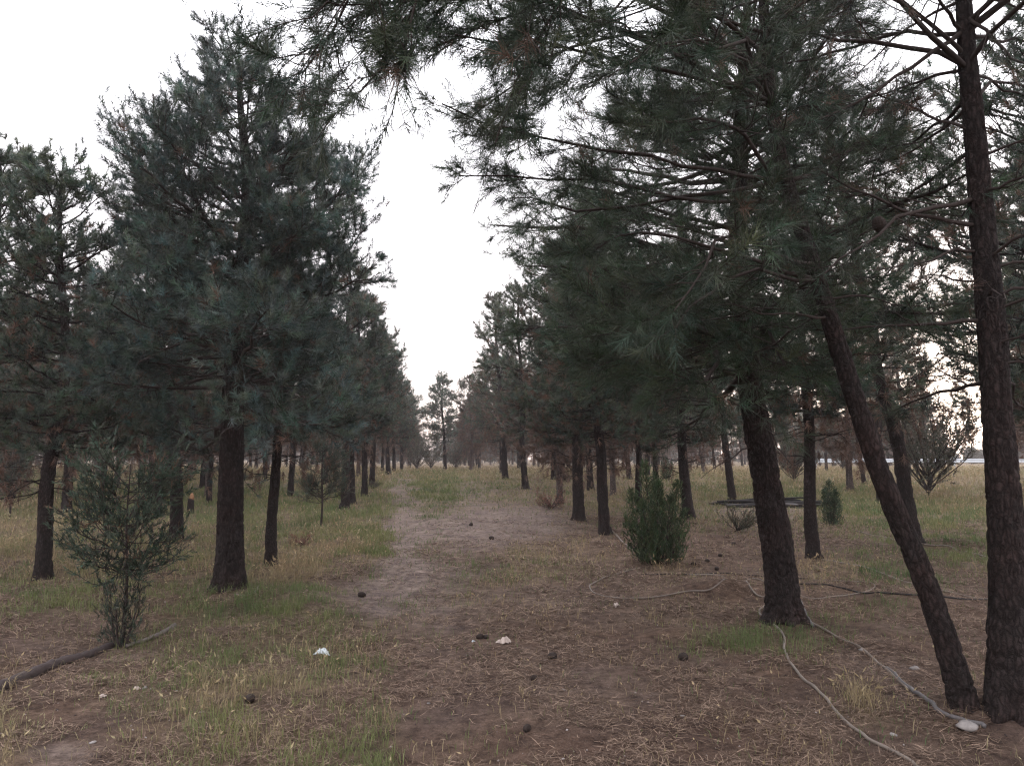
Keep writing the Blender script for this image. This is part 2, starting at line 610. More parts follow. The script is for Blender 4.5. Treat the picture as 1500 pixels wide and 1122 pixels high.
    R2 = (.0022 + .0055 * L2)[:, None] * twig * (1 - .75 * np.linspace(0, 1, 6)[None]) + .0007
    # level 3
    c3 = np.maximum((L2 * d3 * rg.uniform(.7, 1.3, len(L2))).astype(int), 1)
    i3 = np.repeat(np.arange(len(L2)), c3)
    s3 = .25 + .75 * rg.random(len(i3)) ** .8
    B3, T3 = evalpoly(P2, i3, np.clip(s3, 0, .999))
    rv = rg.normal(0, 1, (len(i3), 3))
    pp = nrm(rv - (rv * T3).sum(-1, keepdims=True) * T3)
    an = rg.uniform(.4, 1.0, len(i3))[:, None]
    D3 = nrm(T3 * np.cos(an) + pp * np.sin(an) + np.array([[0, 0, .22 - droop]]))
    L3 = rg.uniform(.09, .24, len(i3)) * l3
    P3 = grow(B3, D3, L3, 4, rg.normal(.15 - droop, .15, len(i3)), .06, rg)
    R3 = np.full((len(i3), 1), .0021 * twig) * (1 - .5 * np.linspace(0, 1, 4)[None]) + .0006
    # bare dead lower limbs
    nb = bare
    if nb:
        zb = rg.uniform(max(.9, zc0 - .9), zc0 + .2, nb)
        ab = rg.uniform(0, 2 * PI, nb)
        eb = np.radians(rg.uniform(-22, 25, nb))
        Lb = rg.uniform(.25, 1.25, nb)
        Db = np.stack([np.cos(ab) * np.cos(eb), np.sin(ab) * np.cos(eb), np.sin(eb)], -1)
        fb_ = np.interp(zb, tr[:, 2], np.linspace(0, 1, rings))
        Sb, _ = evalpoly(tr[None], np.zeros(nb, int), fb_)
        Pb = grow(Sb, Db, Lb, k1, np.full(nb, -.08), .07, rg)
        Rb = (.004 + .006 * Lb)[:, None] * (1 - .85 * tlin[None]) + .001
        cb = np.maximum((Lb * 7).astype(int), 1)
        ib = np.repeat(np.arange(nb), cb)
        Bb, Tb = evalpoly(Pb, ib, rg.uniform(.25, .98, len(ib)))
        Pc = grow(Bb, nrm(Tb + rg.normal(0, .7, Tb.shape)), rg.uniform(.1, .45, len(ib)), 6, np.full(len(ib), -.1), .1, rg)
        Rc = np.full((len(ib), 6), .0022) * (1 - .6 * np.linspace(0, 1, 6)[None])
    # tufts
    e3 = nrm(P3[:, -1] - P3[:, -2])
    e2 = nrm(P2[:, -1] - P2[:, -2])
    e1 = nrm(P1[:, -1] - P1[:, -2])
    ia = np.repeat(np.arange(len(P2)), along)
    ba, ta = evalpoly(P2, ia, rg.uniform(.35, .97, len(ia)))
    io = np.repeat(np.arange(n1), 6)
    bo, to = evalpoly(P1, io, rg.uniform(.72, .99, len(io)))
    bo = bo + rg.normal(0, .03, bo.shape)
    to = nrm(to + rg.normal(0, .5, to.shape))
    TB = np.concatenate([P3[:, -1], P2[:, -1], P1[:, -1], tr[-1:], ba, bo])
    TD = np.concatenate([e3, e2, e1, np.array([[0, 0, 1.]]), ta, to])
    TD = nrm(TD + np.array([[0, 0, .22 - droop]]))
    ttw = np.concatenate([tt[i2[i3]], tt[i2], tt, [1.], tt[i2][ia], tt[io]])
    inner = np.concatenate([s2[i3] * .6 + s3 * .3, s2, np.ones(n1), [1.], s2[ia] * .8, np.ones(len(io))])
    sh = rg.uniform(.6, 1.3, len(TB)) * nl * .95
    cols = np.array(base_col)[None] * rg.uniform(.5, 1.7, (len(TB), 1))
    cols[:, 0] *= rg.uniform(.8, 1.35, len(TB))
    cols[:, 2] *= rg.uniform(.75, 1.2, len(TB))
    # clump-scale tone variation
    cl = vnoise(TB * 1.3 + seed)
    cols *= (1 + .45 * cl)[:, None]
    pb = brown * (1.6 - inner) * np.clip(1.7 - 2.2 * ttw, .15, 2)
    isb = rg.random(len(TB)) < pb + brown * .8 * np.clip(vnoise(TB * 1.1 + 70 + seed), 0, 1)
    cols[isb] = np.array([.115, .068, .048]) * rg.uniform(.6, 1.3, (isb.sum(), 1))
    if dead and nb:
        sel = rg.random(len(Pc)) < dead
        TB = np.concatenate([TB, Pc[sel, -1]])
        TD = np.concatenate([TD, nrm(Pc[sel, -1] - Pc[sel, -2] + np.array([[0, 0, -.3]]))])
        sh = np.concatenate([sh, np.full(sel.sum(), nl)])
        cols = np.concatenate([cols, np.array([[.120, .072, .052]]) * rg.uniform(.6, 1.4, (sel.sum(), 1))])
    nv = needles(TB, TD, sh, nn, nl, nw, spread, cols, rg, .08)
    nid = np.arange(len(nv[0])).reshape(-1, 3)
    crown = mesh_from("pine_crown", nv[0], [nid], M_NEEDLE, nv[1])
    res = {"crown": crown, "limbs": [], "ntuft": len(TB)}
    bk = bark or M_BARK
    if split:
        res["trunk"] = mesh_from("pine_trunk", tacc_v, [tacc_q], bk, None, True)
        for i in range(n1):
            a_ = Acc()
            a_.add(*tubes(P1[i:i + 1], R1[i:i + 1], 7))
            m2 = i2 == i
            a_.add(*tubes(P2[m2], R2[m2], 4))
            m3 = m2[i3]
            if m3.any():
                a_.add(*tubes(P3[m3], R3[m3], 3))
            res["limbs"].append(a_.mesh("pine_limb", M_TWIG))
        for i in range(nb):
            a_ = Acc()
            a_.add(*tubes(Pb[i:i + 1], Rb[i:i + 1], 6))
            m2 = ib == i
            a_.add(*tubes(Pc[m2], Rc[m2], 3))
            res["limbs"].append(a_.mesh("pine_dead_limb", M_TWIG))
    else:
        a_ = Acc()
        a_.add(tacc_v, tacc_q)
        a_.add(*tubes(P1, R1, 5))
        a_.add(*tubes(P2, R2, 3))
        a_.add(*tubes(P3, R3, 3))
        if nb:
            a_.add(*tubes(Pb, Rb, 4))
            a_.add(*tubes(Pc, Rc, 3))
        res["trunk"] = a_.mesh("pine_trunk", bk)
    return res


def place_tree(res, loc, label, cat="tree", group=None, rot=0., scale=1., tilt=(0, 0), name="pine_tree", sxy=None):
    e = link(name, None, None, loc)
    e.rotation_mode = 'ZYX'          # spin about the stem first, then lean
    e.rotation_euler = (tilt[0], tilt[1], rot)
    e.scale = (sxy or scale, sxy or scale, scale)
    tag(e, label, cat, group)
    link("trunk", res["trunk"], e)
    for l in res["limbs"]:
        link("dead_limb" if l.name.startswith("pine_dead") else "limb", l, e)
    link("crown", res["crown"], e)
    return e


#@@HERO
# ------------------------------------------------------------------ the big pine by the left verge
def rel(pts, base):
    return [np.asarray(p) - base for p in pts]


b = at(337, 861)
BL1 = b.copy()
prof = [(1.75, .9), (2.2, 1.75), (3.0, 1.85), (3.8, 1.7), (4.6, 1.62), (5.3, 1.45), (5.55, .95), (5.85, .58), (6.3, .52), (6.7, .38)]
Y0 = b[1]
sp = rel([b - np.array([0, 0, .25]), b, at_depth(337, 760, Y0), at_depth(340, 640, Y0), at_depth(343, 540, Y0), at_depth(352, 420, Y0), at_depth(362, 280, Y0), at_depth(352, 150, Y0), at_depth(350, 84, Y0)], b)
HL1 = sp[-1][2]
up = lambda px, py, Y, bb: at_depth(px, py, Y) - bb
lim = [[sp[4], up(290, 500, 8.4, b), up(150, 560, 7.9, b)], [sp[3], up(285, 640, 8.6, b), up(225, 600, 8.0, b)], [sp[4] + [0, 0, -.2], up(415, 545, 8.7, b), up(470, 430, 8.4, b)],
       [sp[5], up(240, 300, 8.7, b), up(150, 185, 8.6, b)], [sp[5], up(450, 330, 8.8, b), up(512, 215, 9.0, b)], [sp[5] + [0, 0, .2], up(270, 260, 8.4, b), up(235, 165, 8.3, b)], [sp[5], up(460, 320, 8.6, b), up(520, 262, 8.5, b)], [sp[4] + [0, 0, .6], up(455, 410, 8.5, b), up(528, 335, 8.3, b)], [sp[6] - [0, 0, .2], up(425, 240, 8.7, b), up(478, 140, 8.8, b)], [sp[7] - [0, 0, .3], up(300, 190, 8.8, b), up(278, 118, 8.9, b)]]
big = pine(16, HL1, .150, sp, 2.35, prof, .20, 6, (-6, 36), lim, nl=.10, nn=38, nw=.0052, along=2, d2=9.5, d3=11, brown=.02, spread=(.4, 1.45), up1=.13, lobes=.5, split=True, bare=12, sides=56, rings=330,
           base_col=(.043, .066, .056))
place_tree(big, tuple(b), "large full pine beside the grassy verge, thick rough trunk and tall pointed crown")

# ------------------------------------------------------------------ the three pines by the hoses
b = at(1150, 904)
Y0 = b[1]
sp = rel([b - np.array([0, 0, .3]), b, at_depth(1138, 800, Y0), at_depth(1115, 660, Y0 - .05), at_depth(1095, 540, Y0 - .1), at_depth(1082, 400, Y0 - .1), at_depth(1085, 200, Y0), at_depth(1095, 0, Y0), at_depth(1098, -80, Y0)], b)
HC = sp[-1][2]
prof = [(2.0, 1.0), (2.6, 1.9), (3.6, 2.3), (4.6, 2.0), (5.5, 1.4), (6.2, .8), (HC, .15)]
lim = [[sp[4], up(1000, 520, 6.2, b), up(900, 545, 5.2, b)], [sp[4] + [0, 0, .1], up(980, 460, 6.0, b), up(860, 510, 5.4, b)], [sp[4] + [0, 0, .2], up(1060, 500, 6.0, b), up(1010, 560, 5.0, b)],
       [sp[5], up(960, 420, 7.0, b), up(770, 400, 6.8, b)], [sp[5], up(900, 350, 7.2, b), up(740, 330, 7.0, b)], [sp[4], up(1100, 480, 6.0, b), up(1120, 560, 5.2, b)], [sp[4] + [0, 0, .3], up(1030, 470, 5.6, b), up(960, 470, 4.6, b)]]
treeC = pine(23, HC, .142, sp, 2.5, prof, .22, 6, (-10, 45), lim, nl=.125, nn=32, nw=.0042, d2=7.5, d3=8.5, droop=.10, brown=.02, along=2, spread=(.45, 1.25), split=True, bare=10, sides=56, rings=330,
             base_col=(.033, .053, .031))
place_tree(treeC, tuple(b), "stout pine rising straight out of the hose loops beside the dense cypress shrub")

b = at(1413, 1033)
Y0 = b[1]
ya = Y0
LEANPX = [(1400, 985), (1355, 850), (1300, 720), (1248, 570), (1198, 410), (1152, 265), (1130, 150), (1118, 0), (1112, -150), (1108, -260)]
sp = rel([b - np.array([-.06, 0, .3]), b] + [at_depth(x, y, ya) for x, y in LEANPX], b)
HR = sp[-1][2]
prof = [(2.0, .7), (2.6, 1.5), (3.2, 2.0), (4.2, 1.9), (5.0, 1.2), (HR, .15)]
t_ = sp[7]
lim = [[sp[7], up(960, 235, 4.5, b), up(650, 195, 4.2, b)], [sp[7] - [0, 0, .15], up(930, 280, 4.6, b), up(690, 260, 4.5, b)],
       [sp[8], up(900, 40, 3.9, b), up(480, 15, 3.25, b)], [sp[8], up(820, 10, 3.6, b), up(560, -40, 3.0, b)],
       [sp[8], up(950, 60, 4.0, b), up(700, 50, 3.3, b)], [sp[6], up(1000, 340, 4.4, b), up(840, 370, 4.1, b)], [sp[6], up(1050, 400, 4.3, b), up(930, 470, 3.9, b)],
       [sp[6] + [0, 0, .1], up(1060, 330, 3.9, b), up(1000, 420, 3.3, b)], [sp[7], up(1080, 200, 3.9, b), up(960, 160, 3.2, b)], [sp[8], up(1060, 60, 3.6, b), up(900, 60, 2.9, b)],
       [sp[8] + [0, 0, .3], up(740, -150, 3.2, b), up(520, 80, 2.9, b)], [sp[8] + [0, 0, .2], up(700, -60, 3.2, b), up(480, 110, 3.0, b)], [sp[8] + [0, 0, .2], up(860, -90, 3.4, b), up(690, 110, 3.1, b)],
       [sp[8], up(900, -60, 4.2, b), up(750, 70, 4.0, b)], [sp[8] + [0, 0, .2], up(880, 20, 4.5, b), up(690, 140, 4.4, b)], [sp[8] + [0, 0, .1], up(960, -20, 4.3, b), up(840, 110, 3.9, b)],
       [sp[7], up(1240, 215, 5.2, b), up(1310, 150, 5.8, b)], [sp[7], up(880, 300, 4.9, b), up(735, 300, 5.0, b)]]
def lean_keep(S, D, L):
    # random limbs are thinned low down so the bowed stem stays in view
    return (S[:, 2] > 4.1) | ((S[:, 2] > 3.3) & (D[:, 0] < .25) & (D[:, 1] > -.45))


lean = pine(37, HR, .060, sp, 2.75, prof, .25, 5, (-8, 40), lim, nl=.12, nn=38, nw=.0031, d2=7.5, d3=9.5, droop=.11, brown=.02, twig=.8, along=3, spread=(.45, 1.3), split=True, bare=8, sides=48, rings=330,
            base_col=(.032, .050, .032), root=.7, l2=.30, limb_r=.55, azlim=lean_keep)
place_tree(lean, tuple(b), "strongly leaning slender pine whose bowed dark trunk starts beside a white stone")

b = at(1478, 1037)
Y0 = b[1]
RPX = [(1474, 800), (1462, 620), (1448, 430), (1430, 220), (1415, 60), (1410, -100), (1408, -330)]
sp = rel([b - np.array([0, 0, .3]), b] + [at_depth(x, y, Y0) for x, y in RPX], b)
HT = sp[-1][2]
prof = [(1.9, .6), (2.6, 1.2), (3.4, 1.9), (4.6, 1.9), (5.3, 1.2), (HT, .15)]
lim = [[up(1425, 330, Y0, b), up(1300, 308, 4.6, b), up(1178, 262, 4.5, b)], [up(1425, 292, Y0, b), up(1320, 320, 4.4, b), up(1200, 390, 4.2, b)], [up(1440, 470, Y0, b), up(1330, 468, 4.7, b), up(1200, 470, 4.8, b)],
       [up(1412, 45, Y0, b), up(1320, 120, 4.5, b), up(1185, 190, 4.4, b)], [up(1420, 190, Y0, b), up(1340, 170, 4.8, b), up(1250, 138, 5.0, b)], [up(1435, 282, Y0, b), up(1500, 262, 4.4, b), up(1640, 200, 4.0, b)],
       [up(1440, 380, Y0, b), up(1520, 330, 4.3, b), up(1600, 330, 4.0, b)], [up(1412, 60, Y0, b), up(1470, -20, 4.4, b), up(1560, -60, 4.2, b)], [up(1415, 100, Y0, b), up(1330, 10, 4.0, b), up(1240, -20, 3.5, b)],
       [up(1412, 20, Y0, b), up(1480, 60, 4.3, b), up(1545, 90, 4.0, b)], [up(1418, 150, Y0, b), up(1480, 120, 4.8, b), up(1560, 145, 5.0, b)], [up(1430, 230, Y0, b), up(1500, 200, 4.4, b), up(1580, 170, 4.2, b)], [up(1411, 0, Y0, b), up(1330, 40, 4.8, b), up(1255, 95, 5.0, b)],
       [up(1450, 560, Y0, b), up(1400, 575, 5.2, b), up(1300, 620, 5.8, b)]]


def az_keep(S, D, L):
    # this tree is thin: fewer random limbs low down
    return (S[:, 2] > 3.9) | (np.arange(len(S)) % 4 == 0)


treeR = pine(41, HT, .092, sp, 2.6, prof, .30, 5, (-5, 40), lim, nl=.115, nn=30, nw=.0027, d2=6.5, d3=8.0, along=1, droop=.14, brown=.06, spread=(.45, 1.3), split=True, bare=10, sides=56, rings=360,
             base_col=(.032, .048, .033), azlim=az_keep, l2=.36, limb_r=.72)
place_tree(treeR, tuple(b), "thick upright dark pine with long crossing bare limbs beside the leaning pine")

# ------------------------------------------------------------------ shared meshes for the other pines
KINDS = {}
KINDS["full"] = pine(101, 7.2, .115, None, 2.2, None, .27, 5, (-6, 50), nl=.13, nn=25, nw=.0125, d2=7.5, d3=7.0, lobes=.45, dead=.35, brown=.10, bare=24, sides=18, rings=90, base_col=(.046, .066, .048), twig=1.5, spread=(.35, 1.4))
KINDS["broad"] = pine(102, 7.0, .125, None, 2.0, [(1.8, .8), (2.4, 1.8), (3.6, 2.1), (5, 1.7), (6.2, .9), (7, .15)], .28, 5, (-10, 48), nl=.13, nn=25, nw=.0125, d2=7.5, d3=7.0, lobes=.45, dead=.35, brown=.14, bare=26, sides=18, rings=90, base_col=(.048, .065, .045), twig=1.5, spread=(.35, 1.4))
KINDS["slim"] = pine(103, 7.4, .10, None, 2.6, [(2.3, .5), (3.0, 1.15), (4.6, 1.3), (6, .8), (7.4, .1)], .30, 5, (-8, 50), nl=.13, nn=30, nw=.0125, d2=8, d3=7.0, lobes=.45, dead=.35, brown=.10, bare=26, sides=18, rings=90, base_col=(.043, .064, .050), twig=1.5, spread=(.35, 1.4))
KINDS["sparse"] = pine(104, 7.4, .105, None, 2.4, [(2.2, .6), (3.0, 1.5), (4.6, 1.5), (6, .9), (7.4, .1)], .36, 4, (-5, 45), nl=.13, nn=26, nw=.0115, d2=6.5, d3=6., lobes=.45, dead=.6, brown=.25, bare=20, sides=18, rings=90, base_col=(.050, .063, .044), twig=1.7, spread=(.35, 1.4))
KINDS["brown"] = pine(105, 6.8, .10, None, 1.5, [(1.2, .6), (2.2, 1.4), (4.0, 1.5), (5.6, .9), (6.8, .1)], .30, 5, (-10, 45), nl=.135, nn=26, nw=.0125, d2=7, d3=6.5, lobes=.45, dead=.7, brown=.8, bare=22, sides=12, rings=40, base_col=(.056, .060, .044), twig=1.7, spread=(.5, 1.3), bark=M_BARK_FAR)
KH = {"full": 7.2, "broad": 7.0, "slim": 7.4, "sparse": 7.4, "brown": 6.8}
KR = {"full": .15, "broad": .16, "slim": .13, "sparse": .13, "brown": .13}

TAKEN = [(BL1[0], BL1[1])]


def mid(px, py, H, kind, rot, lean_deg, label, Y=None, group=None, fat=1.0):
    """lean_deg: tilt towards the photo's left (+) or right (-)"""
    if Y is None:
        p = at(px, py)
    else:
        q = ray(px, py)
        x = q[0] / q[1] * Y
        p = np.array([x, Y, float(height(x, Y))])
    TAKEN.append((p[0], p[1]))
    s = H / KH[kind]
    return place_tree(KINDS[kind], tuple(p), label, rot=rot, scale=s, tilt=(random.uniform(-.02, .02), -math.radians(lean_deg)), group=group, sxy=s * fat)


mid(62, 848, 5.8, "full", .4, .5, "dark rough trunked pine at the grove edge, wispy sapling in front of its foot")
mid(397, 828, 5.6, "slim", 2.0, 2, "thin dark pine close behind the large full pine, on its track side")
mid(258, 792, 6.6, "broad", 1.1, 1, "grey barked pine rising behind the wispy sapling, nearer of a close pair")
mid(230, 755, 7.0, "slim", 4.1, -2, "dark slim pine paired closely behind the grey barked pine")
mid(97, 752, 7.0, "broad", 3.0, 0, "double looking grey pine trunk just past the dark rough trunked pine")
mid(148, 735, 6.6, "sparse", 5.2, -2, "pale thin pine half hidden behind the wispy sapling's crown")
mid(505, 745, 7.8, "full", .9, -1, "blue grey trunked pine on the left verge, nearer of two twins")
mid(516, 738, 7.0, "slim", 2.8, 2, "brown trunked pine standing tight against the blue grey trunked pine")
mid(545, 712, 7.0, "full", 4.4, 0, "pine with a small green shoot at its foot on the left verge")
mid(577, 690, 6.4, "broad", 1.9, 0, "last clear trunked pine of the left verge above tall straw grass", Y=52)
mid(425, 727, 7.2, "sparse", 3.4, -2, "slender pine seen between the thin dark pine and the small pine sapling")
mid(306, 738, 6.0, "slim", .2, 1, "very thin dark pine stem next to the orange broken stump")
mid(298, 715, 7.4, "broad", 5.6, 0, "pine in the shade behind the very thin dark stem")
mid(222, 722, 6.6, "brown", 2.2, 0, "brownish pine farther back between the close pair and the wispy sapling")
mid(15, 735, 6.2, "broad", 3.9, -9, "tilted pine at the left edge above the tall straw grass")
mid(-40, 830, 6.4, "full", 2.9, 0, "dense pine mostly cut off by the left edge of the view")
mid(1010, 760, 7.4, "broad", 4.9, 6, "leaning grey pine with a splintered strip low on its trunk behind the cypress shrub")
mid(1073, 735, 7.6, "full", .7, 5, "leaning pine at the near end of the heap of black pipes")
mid(1192, 818, 6.8, "slim", 1.3, 3, "straight dark pine between the stout pine and the leaning slender pine")
mid(1338, 795, 8.6, "sparse", 2.4, 6, "tall thin pine directly behind the leaning slender pine, brown sunlit bark")
mid(886, 782, 7.2, "full", 3.7, 3, "crooked dark pine whose foot touches a pale hose, beside the cypress shrub")
mid(848, 762, 7.4, "broad", 5.5, 1, "straight dark pine next to the crooked one, right of the dirt track")
mid(770, 716, 8.6, "sparse", .3, 5, "leaning pine above the reddish dry brush beside the track")
mid(740, 702, 9.5, "sparse", 2.6, 2, "tall open crowned pine with reddish trunk near the far end of the track")
mid(811, 702, 7.2, "full", 4.0, 1, "slim grey pine between the leaning track side pine and straight dark pine, nearer twin")
mid(826, 706, 7.0, "slim", 1.2, 4, "slim grey pine close beside its twin past the straight dark pine")
mid(865, 718, 7.2, "broad", 2.2, 2, "mid distance pine framed between the straight dark pine and the crooked one")
mid(922, 702, 7.4, "full", 5.0, 5, "leaning brown pine seen just above the cypress shrub's near shoulder")
mid(898, 725, 6.8, "brown", .6, 0, "rusty needled pine behind the crooked dark pine")
mid(962, 720, 7.2, "sparse", 3.1, 2, "pine rising directly behind the top of the cypress shrub")
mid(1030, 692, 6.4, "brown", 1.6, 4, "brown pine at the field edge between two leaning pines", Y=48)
mid(1266, 704, 6.5, "sparse", 4.6, 7, "small slanting pine standing in the straw field", Y=34)
mid(1530, 745, 8.2, "slim", 2.1, 0, "pine behind the thick upright pine at the edge of the view")
mid(1570, 800, 8.0, "full", 3.3, 0, "bushy pine past the edge of the view with branches reaching in")
mid(1640, 735, 8.0, "broad", 5.9, 0, "broad pine outside the right edge reaching into view")
mid(1330, 690, 8.5, "full", .8, 0, "full pine on the straw field in front of the guardrail", Y=42)
mid(1245, 700, 8.0, "brown", 5.1, 2, "open crowned pine beyond the straight dark pine in the field", Y=30)
mid(1490, 690, 8.2, "sparse", 3.6, 0, "pine near the guardrail behind the thick upright pine", Y=46)
mid(1640, 840, 7.6, "full", 2.2, 2, "near full pine outside the right edge filling the upper corner", Y=9.5)
mid(1290, 720, 8.4, "sparse", .9, 0, "bushy pine in the field whose crown fills the gap between the leaning pines", Y=25)
mid(1478, 735, 8.4, "sparse", 2.9, 0, "open crowned pine mostly hidden behind the thick upright pine's trunk", Y=23)
mid(1120, 712, 7.6, "full", 4.1, 2, "pine hidden behind the stout pine, only its crown clear", Y=31)
mid(652, 690, 7.0, "full", 1.4, 1, "pine standing alone at the far end of the track, nearer of two", Y=55)
mid(690, 692, 7.2, "brown", 3.9, 0, "faded brown pine just right of the lone pine at the track's end", Y=58)
mid(1120, 690, 7.5, "broad", 2.7, 0, "pine in the field behind the stout pine's trunk", Y=44)

for Y_, k_, H_ in [(45, "broad", 7.0), (50, "brown", 6.6), (64, "full", 7.2), (70, "brown", 6.6), (77, "broad", 7.0), (85, "brown", 6.8), (94, "full", 6.8), (104, "broad", 6.6), (116, "brown", 6.6)]:
    x_ = 3.6 - .10 * Y_ + random.uniform(-.3, .8)
    TAKEN.append((x_, Y_))
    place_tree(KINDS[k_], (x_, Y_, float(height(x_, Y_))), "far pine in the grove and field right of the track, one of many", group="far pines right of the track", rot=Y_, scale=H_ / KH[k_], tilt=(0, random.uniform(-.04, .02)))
for Y_, k_, H_ in [(60, "full", 6.8), (68, "brown", 6.4), (76, "broad", 6.8), (86, "brown", 6.6), (97, "full", 6.6), (110, "brown", 6.6)]:
    x_ = -.118 * Y_ - 1.5 + random.uniform(-.8, .2)
    TAKEN.append((x_, Y_))
    place_tree(KINDS[k_], (x_, Y_, float(height(x_, Y_))), "far pine in the shaded grove beyond the left verge, one of many", group="far pines beyond the left verge", rot=Y_, scale=H_ / KH[k_], tilt=(0, random.uniform(-.04, .02)))

# far rows: what nothing in the photo tells apart
FARKINDS = ["full", "broad", "slim", "sparse", "brown", "brown"]


def far_rows(side, n, label, group, test):
    made = 0
    tries = 0
    while made < n and tries < 20000:
        tries += 1
        Y = 24 + 105 * random.random() ** 1.3
        lx = -.115 * Y - 1.6
        rx = 3.4 - .10 * Y
        if side < 0:
            x = lx - random.random() * (.62 * Y + 2)
        else:
            x = rx + random.random() * (.85 * Y)
        if not test(x, Y):
            continue
        if min((x - a) ** 2 + (Y - b_) ** 2 for a, b_ in TAKEN) < (2.0 + Y * .018) ** 2:
            continue
        TAKEN.append((x, Y))
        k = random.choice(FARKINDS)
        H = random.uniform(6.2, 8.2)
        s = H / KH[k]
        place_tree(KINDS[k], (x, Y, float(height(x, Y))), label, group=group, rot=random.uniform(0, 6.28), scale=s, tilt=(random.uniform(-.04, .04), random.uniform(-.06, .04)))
        made += 1


far_rows(-1, 115, "far pine in the shaded grove beyond the left verge, one of many", "far pines beyond the left verge", lambda x, y: True)


def right_ok(x, y):
    px = 750 + F * x / y
    if 1375 < px < 1458:
        return False
    if px > 960 and y < 74:
        return random.random() < .10
    return True


far_rows(1, 85, "far pine in the grove and field right of the track, one of many", "far pines right of the track", right_ok)

# far-off wood closing the horizon: one mass no one could count
rw = np.random.default_rng(77)
TBs, TDs, CLs, stem_p, stem_r = [], [], [], [], []
for i in range(430):
    Yw = rw.uniform(118, 185)
    xw = rw.uniform(-1.0, 1.05) * Yw
    if abs(xw / Yw + .116) < .012:
        continue
    hh = rw.uniform(3.2, 8.0) if xw < 0 else rw.uniform(1.6, 6.0)
    if .56 < xw / Yw < .65:
        hh = min(hh, 2.6)
    ww = hh * rw.uniform(.28, .5)
    zg = float(height(xw, Yw))
    n_ = 110
    t_ = rw.random(n_)
    rr_ = ww * np.sin(PI * np.clip(t_ * .85 + .12, 0, 1)) ** .8 * rw.random(n_) ** .5
    aa = rw.random(n_) * 2 * PI
    TBs.append(np.stack([xw + rr_ * np.cos(aa), Yw + rr_ * np.sin(aa), zg + hh * (.08 + .92 * t_)], -1))
    TDs.append(nrm(np.stack([np.cos(aa), np.sin(aa), np.full(n_, .5)], -1)))
    CLs.append(np.array([.060, .060, .046]) * rw.uniform(.6, 1.4, (n_, 1)) * (1.5 if rw.random() < .2 else 1))
    stem_p.append(resample([(xw, Yw, zg - .2), (xw, Yw, zg + hh * .9)], 5))
    stem_r.append(np.linspace(.14, .03, 5))
TBs = np.concatenate(TBs)
V, C = needles(TBs, np.concatenate(TDs), np.full(len(TBs), .6), 7, .75, .16, (.3, 1.3), np.concatenate(CLs), rw)
sv_, sq_ = tubes(np.array(stem_p), np.array(stem_r), 4)
Cs = np.tile(np.array([[.08, .065, .06]]), (len(sv_), 1))
tag(link("distant_wood", mesh_from("distant_wood", np.concatenate([V, sv_]), [np.arange(len(V)).reshape(-1, 3), sq_ + len(V)], M_LEAF, np.concatenate([C, Cs]))),
    "far-off line of trees closing the horizon", "wood", None, "stuff")

#@@GROUND
# ------------------------------------------------------------------ ground
ys = np.concatenate([-np.geomspace(600, 1.5, 40), np.arange(-1, 2.6, .4), np.arange(2.6, 11, .045), np.geomspace(11, 60, 150), np.geomspace(62, 700, 40)])
xs = np.concatenate([-np.geomspace(700, 8.2, 70), np.arange(-8, 8.01, .055), np.geomspace(8.2, 700, 70)])
gx, gy = np.meshgrid(xs, ys)
gz = height(gx, gy)
g, s, d = masks(gx, gy)
litter = np.array([.102, .068, .054])
dirt = np.array([.190, .155, .142])
under_g = np.array([.095, .100, .050])
under_s = np.array([.190, .155, .095])
soil = np.array([.116, .086, .073])
mixn = np.clip(.5 + .9 * n2(gx, gy, .55, 31, 3), 0, 1)[..., None]
base = litter * mixn + soil * (1 - mixn)
c = base * (1 - d[..., None]) + dirt * d[..., None]
c = c * (1 - .65 * g[..., None]) + under_g * .65 * g[..., None]
c = c * (1 - .6 * s[..., None]) + under_s * .6 * s[..., None]
v = np.stack([gx, gy, gz], -1).reshape(-1, 3)
ny, nx = gx.shape
i = np.arange(ny - 1)[:, None] * nx + np.arange(nx - 1)[None]
q = np.stack([i, i + 1, i + nx + 1, i + nx], -1).reshape(-1, 4)
tag(link("ground", mesh_from("ground", v, [q], M_GROUND, c.reshape(-1, 3), True)), None, None, None, "structure")


# ------------------------------------------------------------------ grass, straw and fallen needles
def fan(n, y0, y1, rg, p=1.0):
    y = np.exp(np.log(y0) + (np.log(y1) - np.log(y0)) * rg.random(n) ** p)
    x = (rg.random(n) * 2 - 1) * (.74 * y + 1.2)
    return x, y


